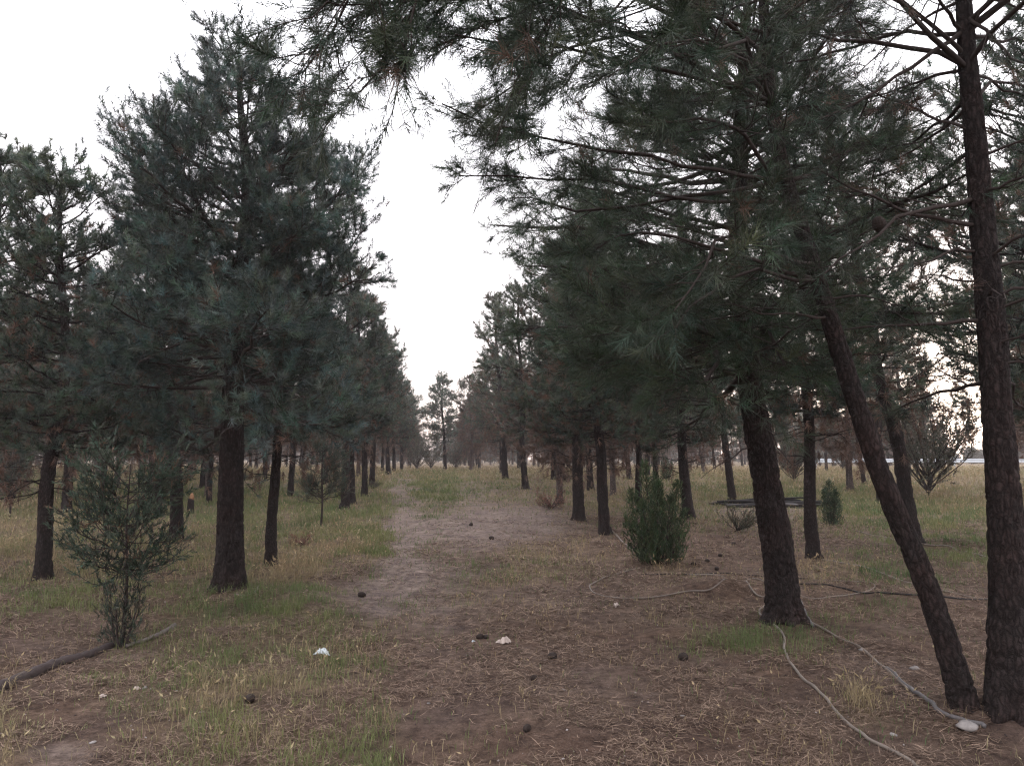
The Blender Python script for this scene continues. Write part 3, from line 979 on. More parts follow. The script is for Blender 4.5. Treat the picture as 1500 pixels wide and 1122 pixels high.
def blades(x, y, h, w, lean, col, rg, heads=None):
    n = len(x)
    z = height(x, y) - .008
    a = rg.random(n) * 2 * PI
    la = rg.random(n) * 2 * PI
    side = np.stack([np.cos(a), np.sin(a), np.zeros(n)], -1) * (w * .5)[:, None]
    ld = np.stack([np.cos(la), np.sin(la), np.zeros(n)], -1)
    b0 = np.stack([x, y, z], -1)
    m = b0 + ld * (h * lean * .3)[:, None]
    m[:, 2] += h * .58
    t = b0 + ld * (h * lean)[:, None]
    t[:, 2] += h * (1 - .25 * lean)
    V = np.stack([b0 - side, b0 + side, m - side * .8, m + side * .8, t], 1)
    k = np.arange(n)[:, None] * 5
    Fq = np.concatenate([k + np.array([[0, 1, 3]]), k + np.array([[0, 3, 2]]), k + np.array([[2, 3, 4]])])
    C = np.repeat(col[:, None, :], 5, 1)
    V, C = V.reshape(-1, 3), C.reshape(-1, 3)
    if heads is not None and heads.any():
        i = np.where(heads)[0]
        hd = nrm(t[i] - m[i])
        hl = (.25 * h[i])[:, None]
        sd = nrm(np.cross(hd, rg.normal(0, 1, hd.shape))) * (w[i] * 1.6)[:, None]
        hv = np.stack([t[i] - hd * hl * .3, t[i] + hd * hl * .15 + sd, t[i] + hd * hl, t[i] + hd * hl * .15 - sd], 1).reshape(-1, 3)
        k2 = len(V) + np.arange(len(i))[:, None] * 4
        Fq = np.concatenate([Fq, k2 + np.array([[0, 1, 2]]), k2 + np.array([[0, 2, 3]])])
        V = np.concatenate([V, hv])
        C = np.concatenate([C, np.repeat(col[i][:, None, :] * 1.15, 4, 1).reshape(-1, 3)])
    return V, Fq, C


rg = np.random.default_rng(55)
# green grass
x, y = fan(900000, 3.0, 62, rg, .9)
gm, sm, dm = masks(x, y)
clump = np.clip(.25 + 1.5 * n2(x, y, .22, 41, 2), 0, 1)
keep = rg.random(len(x)) < gm * clump * 1.5
x, y, gm, sm = x[keep], y[keep], gm[keep], sm[keep]
n = len(x)
sc = np.maximum(1, y / 7)
h = rg.uniform(.04, .14, n) * (.55 + .6 * gm) * (1 + .2 * np.minimum(sc, 3))
w = .0042 * sc * rg.uniform(.7, 1.3, n)
yl = np.clip(.47 + .7 * n2(x, y, .9, 42, 2) + .25 * sm, 0, 1)[:, None]
col = (np.array([[.064, .108, .040]]) * (1 - yl) + np.array([[.165, .172, .070]]) * yl) * rg.uniform(.7, 1.3, (n, 1))
V, Fq, C = blades(x, y, h, w, rg.uniform(.1, .8, n), col, rg)
tag(link("grass", mesh_from("grass", V, [Fq], M_GRASS, C)), "short green grass growing in patches along the track", "grass", None, "stuff")
NG = n
# straw
x, y = fan(640000, 3.0, 75, rg, .9)
gm, sm, dm = masks(x, y)
clump = np.clip(.15 + 1.7 * n2(x, y, .28, 43, 2), 0, 1)
keep = rg.random(len(x)) < sm * clump * .9
x, y, sm = x[keep], y[keep], sm[keep]
n = len(x)
sc = np.maximum(1, y / 7)
h = rg.uniform(.05, .22, n) * (.4 + .8 * sm) * (1 + .12 * np.minimum(sc, 3))
w = .0036 * sc * rg.uniform(.7, 1.3, n)
gs = np.clip(.5 + 1.2 * n2(x, y, 1.3, 44, 2), 0, 1)[:, None]
col = (np.array([[.285, .212, .125]]) * gs + np.array([[.215, .190, .105]]) * (1 - gs)) * rg.uniform(.6, 1.25, (n, 1))
V, Fq, C = blades(x, y, h, w, rg.uniform(.1, .9, n), col, rg, rg.random(n) < .3)
tag(link("dry_grass", mesh_from("dry_grass", V, [Fq], M_GRASS, C)), "straw coloured dry grass with seed heads", "dry grass", None, "stuff")
# fallen needles
x, y = fan(640000, 2.9, 20, rg, .85)
gm, sm, dm = masks(x, y)
pile = np.clip(.30 + 1.9 * n2(x, y, .45, 51, 3), 0.02, 1)
keep = rg.random(len(x)) < (1 - .8 * dm) * (1 - .55 * gm) * pile
x, y = x[keep], y[keep]
n = len(x)
z = height(x, y) + rg.random(n) * .016
sc = np.maximum(1, y / 5)
a = rg.random(n) * 2 * PI
tilt = rg.normal(0, .22, n)
ln = rg.uniform(.04, .105, n) * (1 + .25 * (sc - 1))
dv = np.stack([np.cos(a) * np.cos(tilt), np.sin(a) * np.cos(tilt), np.sin(tilt)], -1)
sv = nrm(np.cross(dv, rg.normal(0, 1, (n, 3)) * .4 + np.array([[0, 0, 1.]]))) * (.0015 * sc)[:, None]
b0 = np.stack([x, y, z], -1)
md = b0 + dv * (ln * .5)[:, None] + sv * rg.normal(0, 5, (n, 1))
tp = b0 + dv * ln[:, None]
V = np.stack([b0 - sv, b0 + sv, md - sv, md + sv, tp], 1).reshape(-1, 3)
k = np.arange(n)[:, None] * 5
Fq = np.concatenate([k + np.array([[0, 1, 3]]), k + np.array([[0, 3, 2]]), k + np.array([[2, 3, 4]])])
tone = rg.random((n, 1))
col = np.array([[.085, .055, .042]]) * (1 - tone) + np.array([[.300, .215, .160]]) * tone ** 2
tag(link("needle_litter", mesh_from("needle_litter", V, [Fq], M_LITTER, np.repeat(col, 5, 0))), "brown fallen pine needles matting the bare earth", "needle litter", None, "stuff")
# crumbs of bark, twig bits and grit
x, y = fan(9000, 3.0, 14, rg, .8)
keep = rg.random(len(x)) < np.clip(.3 + n2(x, y, .5, 61, 2), .05, 1)
x, y = x[keep], y[keep]
n = len(x)
z = height(x, y)
sz = rg.uniform(.003, .010, n) * (1 + (rg.random(n) < .04) * 1.2)
oct_ = np.array([[1, 0, 0], [-.8, .2, 0], [.1, 1, 0], [0, -.9, .1], [.1, 0, .8], [0, 0, -.6]])
V = oct_[None] * sz[:, None, None] * rg.uniform(.5, 1.4, (n, 1, 3))
ca, sa = np.cos(x * 99), np.sin(x * 99)
V = np.stack([V[..., 0] * ca[:, None] - V[..., 1] * sa[:, None], V[..., 0] * sa[:, None] + V[..., 1] * ca[:, None], V[..., 2]], -1)
V += np.stack([x, y, z + .002], -1)[:, None]
k = np.arange(n)[:, None] * 6
T8 = [[0, 2, 4], [2, 1, 4], [1, 3, 4], [3, 0, 4], [2, 0, 5], [1, 2, 5], [3, 1, 5], [0, 3, 5]]
Fq = np.concatenate([k + np.array([t]) for t in T8])
tone = rg.random((n, 1))
col = np.where(tone < .75, np.array([[.06, .045, .04]]), np.where(tone < .97, np.array([[.22, .18, .16]]), np.array([[.36, .32, .30]])))
tag(link("gravel", mesh_from("gravel", V.reshape(-1, 3), [Fq], M_LITTER, np.repeat(col, 6, 0))), "grit and bark crumbs scattered over the bare earth", "gravel", None, "stuff")

#@@THINGS
# ------------------------------------------------------------------ shrubs
def shrub(seed, H, R, nst, n2_, n3_, leaf, lw, nn, col, el0=35, el1=88, zbase=.05, shape="cone", brown=.03, stemr=.02, up=.5, spread=(.1, .7), trunk=None):
    rg = np.random.default_rng(seed)
    k = 7
    az = rg.random(nst) * 2 * PI
    rr = np.sqrt(rg.random(nst))
    S = np.zeros((nst, 3))
    if trunk is not None:
        S[:, 2] = rg.uniform(trunk[0], trunk[1], nst)
    else:
        S[:, 2] = rg.uniform(0, zbase, nst)
    el = np.radians(el1 - (el1 - el0) * rr + rg.normal(0, 5, nst))
    if shape == "cone":
        L = H * (1 - .42 * rr) * rg.uniform(.75, 1.05, nst)
    elif shape == "dome":
        L = (H - S[:, 2]) * rg.uniform(.6, 1.0, nst) * (.75 + .25 * np.sin(el))
    else:
        L = R * rg.uniform(.5, 1.05, nst) * (1.1 - .65 * (S[:, 2] / H))
    D = np.stack([np.cos(az) * np.cos(el), np.sin(az) * np.cos(el), np.sin(el)], -1)
    P1 = grow(S, D, L, k, np.full(nst, up * .3), .05, rg)
    hor = np.linalg.norm(P1[:, :, :2], axis=-1, keepdims=True)
    P1[:, :, :2] *= np.minimum(1, R / np.maximum(hor, 1e-6))
    R1 = (stemr * L / H)[:, None] * (1 - .8 * np.linspace(0, 1, k)[None]) + .001
    i2 = np.repeat(np.arange(nst), n2_)
    s2 = rg.uniform(.12 if trunk is None else .3, 1, len(i2))
    B, T = evalpoly(P1, i2, np.clip(s2, 0, .999))
    D2 = nrm(T + rg.normal(0, .55, T.shape) + np.array([[0, 0, .25]]))
    L2 = rg.uniform(.10, .28, len(i2)) * H * (1.15 - .6 * s2)
    P2 = grow(B, D2, L2, 5, np.full(len(i2), .25), .07, rg)
    R2 = np.full((len(i2), 1), .0028) * (1 - .7 * np.linspace(0, 1, 5)[None]) + .0006
    i3 = np.repeat(np.arange(len(i2)), n3_)
    B3, T3 = evalpoly(P2, i3, rg.uniform(.15, .999, len(i3)))
    D3 = nrm(T3 + rg.normal(0, .5, T3.shape) + np.array([[0, 0, .2]]))
    cols = np.array(col)[None] * rg.uniform(.65, 1.4, (len(B3), 1)) * (1 + .35 * vnoise(B3 * 5 + seed))[:, None]
    cols[:, 0] *= rg.uniform(.8, 1.3, len(B3))
    isb = rg.random(len(B3)) < brown
    cols[isb] = np.array([.11, .07, .045]) * rg.uniform(.7, 1.3, (isb.sum(), 1))
    V, C = needles(B3, D3, np.full(len(B3), leaf * 2.2), nn, leaf, lw, spread, cols, rg, 0)
    a_ = Acc()
    a_.add(*tubes(P1, R1, 5))
    a_.add(*tubes(P2, R2, 3))
    if trunk is not None:
        tp = resample([(0, 0, -.1), (.02, 0, H * .3), (-.02, .02, H * .65), (.0, 0, H * .98)], 14)
        a_.add(*tubes(tp[None], (stemr * (1 - .85 * np.linspace(0, 1, 14)))[None] + .002, 8))
    return a_.mesh("shrub_stem", M_TWIG), mesh_from("shrub_foliage", V, [np.arange(len(V)).reshape(-1, 3)], M_LEAF, C)


def place_shrub(ms, loc, name, label, cat="shrub", rot=0., s=1., group=None, tilt=0):
    e = link(name, None, None, tuple(loc))
    e.rotation_euler = (0, tilt, rot)
    e.scale = (s, s, s)
    tag(e, label, cat, group)
    link("stem", ms[0], e)
    if ms[1] is not None:
        link("foliage", ms[1], e)
    return e


def flame_shrub(seed, axes, leaf, lw, nn, col, per_m=420):
    """dense cypress: upright flame shaped sprays, each (foot x, foot y, tip x, tip y, height, radius)"""
    rg = np.random.default_rng(seed)
    TB, TD, st, sr = [], [], [], []
    for fx, fy, tx, ty, hh, rr in axes:
        n = int(per_m * hh * rr / .3)
        t = rg.random(n) ** .9
        env = rr * np.clip(np.sin(PI * np.clip(t * .80 + .17, 0, 1)), 0, 1) ** .8
        u = rg.random(n) ** .42
        a = rg.random(n) * 2 * PI
        env = env * (1 + .28 * np.sin(a * 3 + t * 9 + seed))
        ax = np.stack([fx + (tx - fx) * t ** 1.2, fy + (ty - fy) * t ** 1.2, .03 + hh * t], -1)
        o = np.stack([np.cos(a), np.sin(a), np.zeros(n)], -1)
        TB.append(ax + o * (env * u)[:, None])
        TD.append(nrm(o * (.55 - .4 * t)[:, None] + np.array([[0, 0, 1.]]) + rg.normal(0, .42, (n, 3))))
        st.append(resample([(fx * .3, fy * .3, -.08), (fx, fy, hh * .3), (tx, ty, hh * .95)], 10))
        sr.append(np.linspace(.018, .003, 10))
        # side stems that carry the sprays
        for q_ in range(0, n, 14):
            b_ = ax[q_] - np.array([0, 0, .10])
            st.append(resample([b_, (b_ + TB[-1][q_]) / 2, TB[-1][q_]], 10))
            sr.append(np.linspace(.005, .0015, 10))
    TB, TD = np.concatenate(TB), np.concatenate(TD)
    cols = np.array(col)[None] * rg.uniform(.6, 1.45, (len(TB), 1)) * (1 + .4 * vnoise(TB * 7 + seed))[:, None]
    cols[:, 0] *= rg.uniform(.8, 1.35, len(TB))
    V, C = needles(TB, TD, np.full(len(TB), leaf * 2), nn, leaf, lw, (.1, .8), cols, rg, 0)
    a_ = Acc()
    a_.add(*tubes(np.array(st), np.array(sr), 5))
    return a_.mesh("shrub_stem", M_TWIG), mesh_from("shrub_foliage", V, [np.arange(len(V)).reshape(-1, 3)], M_LEAF, C)


cyp = flame_shrub(201, [(-.06, 0, -.16, 0, 1.48, .19), (-.22, .05, -.36, .05, 1.05, .17), (.18, .05, .34, 0, 1.18, .17), (.1, -.2, .16, -.26, .95, .18), (-.12, -.18, -.24, -.24, .88, .18),
                        (.26, -.1, .42, -.1, .74, .17), (-.26, -.05, -.42, 0, .66, .17), (.04, .2, .06, .28, 1.28, .17), (.0, -.1, .02, -.14, 1.18, .16), (.2, -.2, .3, -.3, .5, .16), (-.18, -.22, -.28, -.32, .45, .15)],
                  .042, .009, 16, (.044, .070, .032), 430)
cyp_s = flame_shrub(202, [(0, 0, .02, 0, 1.2, .24), (-.15, .05, -.26, .05, .95, .2), (.15, 0, .25, -.05, 1.0, .2), (0, -.12, .02, -.2, .75, .22)], .05, .011, 14, (.036, .060, .032), 300)
p = at(962, 824)
place_shrub(cyp, p, "cypress_shrub", "dense dark green cypress shrub with several flame shaped tips beside the track")
wisp_t = shrub(203, 1.62, .80, 44, 8, 4, .045, .009, 13, (.042, .062, .042), -12, 60, 0, "dome2", .05, .016, .4, (.2, 1.0), trunk=(.62, 1.45))
p = at(178, 948)
e = place_shrub(wisp_t, p, "juniper_sapling", "wispy grey green sapling with airy crown and dark tuft at foot by fallen pole", "sapling")
wisp_b = flame_shrub(204, [(0, 0, .02, 0, .68, .15), (-.08, 0, -.14, .03, .5, .13), (.08, -.03, .15, 0, .48, .12), (0, -.08, 0, -.12, .36, .12)], .04, .008, 12, (.042, .052, .038), 260)
link("basal_tuft", wisp_b[1], e)
link("basal_stem", wisp_b[0], e)
sap = shrub(205, 2.05, .75, 46, 7, 3, .09, .008, 14, (.046, .060, .044), 0, 60, 0, "taper", .12, .028, .3, (.3, 1.0), trunk=(.55, 1.9))
place_shrub(sap, at(470, 772), "pine_sapling", "small ragged pine sapling with a thin stem on the left verge", "sapling")
place_shrub(sap, at(14, 762), "pine_sapling", "small rusty pine sapling above the straw grass at the left edge", "sapling", 2.1, .95)
place_shrub(cyp_s, at(1218, 770), "cypress_shrub", "small green cypress shrub behind the straight dark pine", "shrub", 1.9, .86)
place_shrub(cyp_s, at(977, 704), "cypress_shrub", "little upright shrub tip showing just past the large cypress shrub", "shrub", 3.3, .9)
dome = shrub(206, 4.2, 1.45, 34, 12, 8, .09, .030, 8, (.072, .076, .054), 40, 85, .9, "dome", .12, .035, .2, (.3, 1.2))
place_shrub(dome, at(1360, 726), "bushy_tree", "open many stemmed small tree with bare dark forks in the straw field", "tree")
place_shrub(dome, at(1163, 705), "bushy_tree", "brownish many stemmed bush showing beside the stout pine's trunk", "tree", 1.2, .72)
place_shrub(dome, at(1235, 690), "bushy_tree", "small many stemmed tree between the straight dark pine and the leaning slender pine", "tree", 2.5, .9)
dry = shrub(207, .75, .8, 40, 5, 2, .06, .010, 4, (.17, .085, .065), 15, 75, .03, "dome", 0, .008, .1, (.2, 1.0))
place_shrub(dry, at(808, 745), "dry_brush", "reddish dry brush on the bank under the track side pines", "shrub", 0, .95)
place_shrub(dry, at(440, 800), "dry_brush", "small grey dead brush behind the tall straw tuft on the left verge", "shrub", 1., .5)
lowb = shrub(208, .75, .5, 26, 6, 3, .04, .010, 8, (.070, .080, .052), 20, 85, .03, "dome", .2, .008, .2, (.2, 1.0))
place_shrub(lowb, at(1080, 778), "low_bush", "low scruffy bush in front of the heap of black pipes", "shrub", 0, 1.)
place_shrub(lowb, at(545, 716), "low_bush", "small green shoot at the foot of a verge pine", "shrub", .5, .7)
for px, Y, s_, lab in [(612, 60, 1.6, "round green bush at the far end of the track, left one"), (632, 66, 1.5, "pale green bush at the far end of the track, in the gap"), (668, 62, 1.5, "dull green bush under the lone far pine")]:
    x_ = (px - 750) / F * Y
    place_shrub(dome, (x_, Y, float(height(x_, Y))), "round_bush", lab, "bush", px, s_ * .42)

# ------------------------------------------------------------------ hoses and pipes
M_HOSE = plain_material("pale_hose", (.145, .118, .098), .6, 0, .5, 9, .05, .4)
M_HOSE_D = plain_material("dark_hose", (.125, .098, .080), .6, 0, .5, 9, .05, .4)
M_PIPE = plain_material("black_pipe", (.020, .018, .018), .75, 0, .5, 10, .05, .15)
M_GREY = plain_material("dusty_grey_pipe", (.10, .092, .092), .8, 0, .5, 12, .1, .2)


def ground_tube(name, pts, r, mat, label, cat, group=None, sides=8, lift=.75, squash=1.0, k=None, wob=.012):
    P = np.array([at(x, y) for x, y in pts])
    n = k or max(24, len(pts) * 10)
    P = resample(P, n)
    rg_ = np.random.default_rng(len(pts) * 17 + int(pts[0][0]))
    P[:, 0] += wob * vnoise(np.stack([np.arange(n) * .35, np.zeros(n), np.full(n, pts[0][1] * .1)], -1) + 9)
    hz = height(P[:, 0], P[:, 1])
    hz = np.convolve(np.pad(hz, 2, mode="edge"), np.ones(5) / 5, "valid")
    P[:, 2] = np.maximum(hz, height(P[:, 0], P[:, 1]) - r * .3) + r * lift
    o0 = P[0].copy()
    v, q = tubes((P - o0)[None], np.full((1, n), r), sides)
    caps = [np.arange(sides)[::-1][None], (np.arange(sides) + (n - 1) * sides)[None]]
    me = mesh_from(name, v, [q] + caps, mat, None, True)
    o = link(name, me, None, tuple(o0))
    return tag(o, label, cat, group)


ground_tube("hose", [(937, 832), (890, 845), (866, 856), (870, 869), (905, 877), (955, 876), (1005, 867), (1055, 853), (1100, 848), (1135, 860), (1180, 876), (1230, 874), (1268, 867), (1281, 859), (1270, 853), (1235, 852), (1190, 850)], .0095, M_HOSE_D,
            "thin brown hose lying in a wide loop around the stout pine", "hose")
ground_tube("hose", [(1140, 884), (1120, 889), (1112, 899), (1132, 914), (1147, 930), (1150, 955), (1166, 982), (1195, 1010), (1232, 1050), (1275, 1085), (1330, 1115), (1370, 1140)], .0100, M_HOSE,
            "pale hose winding from the stout pine's foot down past the dry straw tuft", "hose")
ground_tube("irrigation_pipe", [(1010, 843), (1060, 846), (1100, 862), (1128, 880), (1165, 898), (1210, 924), (1262, 950), (1300, 982), (1332, 1012)], .011, M_HOSE_D,
            "dark pipe running straight from behind the stout pine towards the white stone", "pipe")
ground_tube("irrigation_pipe", [(1300, 980), (1335, 1012), (1370, 1037), (1408, 1056), (1446, 1066)], .014, M_GREY,
            "dusty grey flattened pipe end lying against the leaning pine's foot", "pipe")
ground_tube("irrigation_pipe", [(1172, 880), (1180, 898), (1190, 918)], .012, M_GREY, "short grey pipe stub leaning out from behind the stout pine", "pipe")
ground_tube("hose", [(1205, 820), (1250, 828), (1292, 840), (1340, 856), (1390, 868), (1446, 878), (1520, 884)], .011, M_HOSE,
            "long pale hose crossing the grass behind the leaning slender pine", "hose")
ground_tube("hose", [(1255, 778), (1300, 788), (1350, 797), (1400, 805), (1450, 818), (1520, 830)], .014, M_HOSE_D,
            "farther thin hose crossing the open grass near the dug hollow", "hose")
ground_tube("hose", [(893, 776), (905, 787), (918, 799), (932, 810)], .017, M_HOSE, "short pale hose beside the crooked dark pine's foot", "hose")
ground_tube("hose", [(1170, 856), (1230, 861), (1290, 868), (1350, 873), (1446, 879)], .010, M_PIPE, "black drip line stretched low through the grass behind the pines", "hose")
ground_tube("hose", [(940, 842), (1000, 842), (1060, 840), (1120, 845), (1180, 848)], .009, M_PIPE, "black drip line passing the foot of the cypress shrub", "hose")
ground_tube("hose", [(342, 872), (360, 873), (375, 866), (380, 857)], .010, M_HOSE, "short pale curved hose by the large full pine's foot", "hose")
ground_tube("hose", [(425, 826), (432, 815), (441, 811), (446, 815)], .012, M_HOSE, "short pale hoop of hose beside the thin dark pine", "hose")

# heap of black pipes
pc = at(1125, 742)
rp = np.random.default_rng(5)
for i in range(28):
    Lp = rp.uniform(2.2, 3.6)
    a = rp.normal(0, .10)
    yo = rp.uniform(-.6, .6)
    ctr = pc + np.array([rp.normal(.2, .35), yo, .02 + .24 * (i / 28.) * (1 - abs(yo) / .8)])
    t = np.linspace(-.5, .5, 14)
    P = np.stack([t * Lp * math.cos(a), t * Lp * math.sin(a), .05 * np.sin(t * 5 + i) + .03 * rp.normal() * t * 2 - .16 * t * t], -1)
    v, q = tubes(P[None], np.full((1, 14), rp.uniform(.025, .042)), 8)
    o = link("plastic_pipe", mesh_from("plastic_pipe", v, [q], M_GREY if i % 9 == 4 else M_PIPE, None, True), None, tuple(ctr))
    tag(o, ("dusty grey pipe in the heap of pipes lying on the grass between pines" if i % 9 == 4 else
            "black plastic pipe in the heap lying on the grass between the pines"), "pipe", "heap of pipes on the grass")

# ------------------------------------------------------------------ fallen pole in the furrow
M_POLE = plain_material("weathered_pole", (.050, .038, .036), .85, 0, .5, 18, .5, .2)
M_POLE2 = plain_material("peeled_wood", (.12, .10, .09), .8, 0, .3, 25, .3, .2)
P = np.array([at(-60, 1037), at(50, 992), at(122, 966), at(163, 949)])
P = resample(P, 60)
P[:, 2] = height(P[:, 0], P[:, 1]) + .022
P[:, 2] = np.convolve(np.pad(P[:, 2], 6, mode="edge"), np.ones(13) / 13, "valid")
rr = np.linspace(.045, .030, 60) * (1 + .08 * np.random.default_rng(2).normal(0, 1, 60))
v, q = tubes((P - P[0])[None], rr[None], 12)
tag(link("fallen_pole", mesh_from("fallen_pole", v, [q, np.arange(12)[::-1][None], (np.arange(12) + 59 * 12)[None]], M_POLE, None, True), None, tuple(P[0])),
    "dark weathered pole lying in the furrow at the left edge", "pole")
P = np.array([at(186, 950), at(215, 940), at(238, 929), at(256, 917)])
P = resample(P, 40)
P[:, 2] = height(P[:, 0], P[:, 1]) + .02
P[:, 2] = np.convolve(np.pad(P[:, 2], 4, mode="edge"), np.ones(9) / 9, "valid")
rr = np.linspace(.016, .024, 40) * (1 + .12 * np.random.default_rng(3).normal(0, 1, 40))
v, q = tubes((P - P[0])[None], rr[None], 10)
tag(link("broken_branch", mesh_from("broken_branch", v, [q, np.arange(10)[::-1][None], (np.arange(10) + 39 * 10)[None]], M_POLE2, None, True), None, tuple(P[0])),
    "pale split branch lying behind the wispy sapling's foot", "branch")

# ------------------------------------------------------------------ guardrail, poles
M_STEEL = plain_material("galvanised_steel", (.50, .54, .58), .45, .35, .15, 6, .03, .5)
e = link("guardrail", None, None, (33, 62, float(height(33, 62))))
tag(e, "pale steel road guardrail beyond the straw field", "guardrail")
wy = np.array([[0, .44], [.05, .48], [.05, .52], [0, .56], [0, .62], [.05, .66], [.05, .70], [0, .74]])
back = wy[::-1] + np.array([.012, 0])
sec = np.concatenate([wy, back])
X = np.array([-8.6, 40.])
V = np.array([[xx, -s_[0] + .1, s_[1] + .12] for xx in X for s_ in sec])
m_ = len(sec)
q = np.array([[i, (i + 1) % m_, m_ + (i + 1) % m_, m_ + i] for i in range(m_)])
link("rail", mesh_from("rail", V, [q], M_STEEL), e)


def box(name, mat, sx, sy, z0, z1, top=1.0):
    V = np.array([[a * sx * (top if zz == z1 else 1), b_ * sy * (top if zz == z1 else 1), zz] for zz in (z0, z1) for a, b_ in ((-1, -1), (1, -1), (1, 1), (-1, 1))])
    q = np.array([[0, 3, 2, 1], [4, 5, 6, 7], [0, 1, 5, 4], [1, 2, 6, 5], [2, 3, 7, 6], [3, 0, 4, 7]])
    return mesh_from(name, V, [q], mat)


pm = box("post", M_STEEL, .05, .07, -.1, .92)
for xx in np.arange(-8, 40, 3.8):
    o = link("post", pm, e, (xx, .12, 0))

# ------------------------------------------------------------------ stump, stones, litter, cones
def lathe_noise(name, prof_, sides, mat, seed, amp, extra=None, top_mat=None):
    rgx = np.random.default_rng(seed)
    a = np.arange(sides) / sides * 2 * PI
    V = []
    for r_, z_ in prof_:
        ring = np.stack([np.cos(a) * r_, np.sin(a) * r_, np.full(sides, z_)], -1)
        V.append(ring)
    V = np.concatenate(V)
    V += nrm(V) * (amp * vnoise(V * (2.2 / max(.02, max(r for r, z in prof_))) + seed))[:, None]
    k_ = len(prof_)
    i = np.arange(k_ - 1)[:, None] * sides
    j = np.arange(sides)[None]
    q = np.stack([i + j, i + (j + 1) % sides, i + sides + (j + 1) % sides, i + sides + j], -1).reshape(-1, 4)
    return mesh_from(name, V, [q, (np.arange(sides) + (k_ - 1) * sides)[None], np.arange(sides)[::-1][None]], mat, None, True)


M_CUT = plain_material("fresh_split_wood", (.24, .125, .065), .8, 0, .3, 20, .3, .2)
p = at(279, 752)
e = link("broken_stump", None, None, tuple(p))
tag(e, "broken stump with bright orange split wood among the grove grass", "stump")
link("stump_bark", lathe_noise("stump_bark", [(.11, -.1), (.10, .05), (.085, .3), (.08, .42)], 14, M_BARK, 3, .02), e)
link("split_wood", lathe_noise("split_wood", [(.07, .38), (.065, .46), (.045, .53), (.02, .58)], 10, M_CUT, 5, .02), e, (.02, 0, 0))

M_STONE = plain_material("pale_stone", (.22, .20, .19), .9, 0, .4, 25, .4, .2)


def stone(px, py, s_, flat, label, seed, mat=None):
    p = at(px, py)
    pr_ = [(math.sin(t) * s_ + .001, -math.cos(t) * s_ * flat) for t in np.linspace(.05, PI - .05, 10)]
    me = lathe_noise("stone", pr_, 16, mat or M_STONE, seed, s_ * .4)
    o = link("stone", me, None, (p[0], p[1], p[2] + s_ * flat * .55))
    o.rotation_euler[2] = seed
    o.scale = (1.35, .8, 1)
    return tag(o, label, "stone")


stone(1417, 1066, .055, .42, "flat white stone at the end of the grey pipe by the leaning pine", 4)
stone(1340, 980, .022, .6, "small pale stone between the dark pipe and the leaning pine", 6)
stone(1263, 953, .018, .6, "little whitish stone touching the dark pipe", 9)
stone(1309, 1077, .015, .6, "tiny pale stone between the dry straw tuft and the pale hose's end", 12)
stone(1000, 1049, .012, .5, "tiny white chip on the brown needle litter", 15)
stone(212, 1008, .016, .4, "white flat chip on bare earth near the sapling", 17)
stone(117, 964, .03, .35, "pale flat stone on the bank at the end of the fallen pole", 19)
stone(628, 1030, .010, .5, "tiny pale pebble in the middle of the dirt track", 22)
stone(826, 1010, .009, .5, "tiny whitish pebble right of the two dark cones", 24)
stone(135, 1088, .014, .4, "white pebble on the pale dusty patch in the corner", 26)


def crumple(name, px, py, w, d_, h_, seed, mat, label, cat, rot=0.):
    p = at(px, py)
    n_ = 22
    u, v_ = np.meshgrid(np.linspace(-1, 1, n_), np.linspace(-1, 1, n_))
    r_ = np.sqrt(u ** 2 + v_ ** 2)
    an = np.arctan2(v_, u)
    lim_ = .75 + .25 * np.sin(an * 3 + seed) + .15 * np.sin(an * 7 + seed * 2)
    x_ = u * lim_ * w / 2
    y_ = v_ * lim_ * d_ / 2
    q3 = np.stack([u * 2.1 + seed, v_ * 2.1 + seed, np.full_like(u, seed)], -1)
    z_ = h_ * np.clip(1 - r_ ** 2 * .8, 0, 1) * (.6 + .6 * np.abs(vnoise(q3))) + .25 * h_ * vnoise(q3 * 2.3) + .12 * h_ * vnoise(q3 * 5)
    V = np.stack([x_, y_, z_], -1).reshape(-1, 3)
    low = V.copy()
    low[:, 2] -= .003
    i = np.arange(n_ - 1)[:, None] * n_ + np.arange(n_ - 1)[None]
    q = np.stack([i, i + 1, i + n_ + 1, i + n_], -1).reshape(-1, 4)
    edge = np.concatenate([np.arange(n_), np.arange(1, n_) * n_ + n_ - 1, (n_ * n_ - 2 - np.arange(n_ - 1)), (np.arange(n_ - 2, 0, -1)) * n_])
    e2_ = np.roll(edge, -1)
    sq = np.stack([edge, edge + n_ * n_, e2_ + n_ * n_, e2_], -1)
    me = mesh_from(name, np.concatenate([V, low]), [q, (q + n_ * n_)[:, ::-1], sq], mat, None, False)
    o = link(name, me, None, (p[0], p[1], p[2] + .006))
    o.rotation_euler[2] = rot
    return tag(o, label, cat)


M_PLASTIC = plain_material("white_plastic", (.46, .50, .52), .4, 0, .08, 20, .1, .5)
M_CARD = plain_material("dirty_paper", (.42, .35, .31), .8, 0, .15, 30, .1, .2)
crumple("plastic_bag", 473, 958, .13, .11, .045, 3.3, M_PLASTIC, "crumpled white plastic bag on the sparse grass left of the track", "plastic bag")
crumple("paper_scrap", 738, 942, .13, .07, .05, 7.1, M_CARD, "pale crumpled paper scrap in the middle of the needle strewn track", "paper scrap", .4)
crumple("paper_scrap", 902, 888, .10, .06, .04, 9.4, M_CARD, "small whitish paper scrap below the brown hose loop", "paper scrap", 1.)
crumple("paper_scrap", 150, 1021, .06, .05, .02, 12.4, M_CARD, "tiny pale paper bit beside the green tuft left of the sapling's front", "paper scrap", 2.)
crumple("paper_scrap", 693, 940, .03, .03, .012, 14.2, M_PLASTIC, "tiny white scrap just left of the crumpled paper", "paper scrap", 2.)
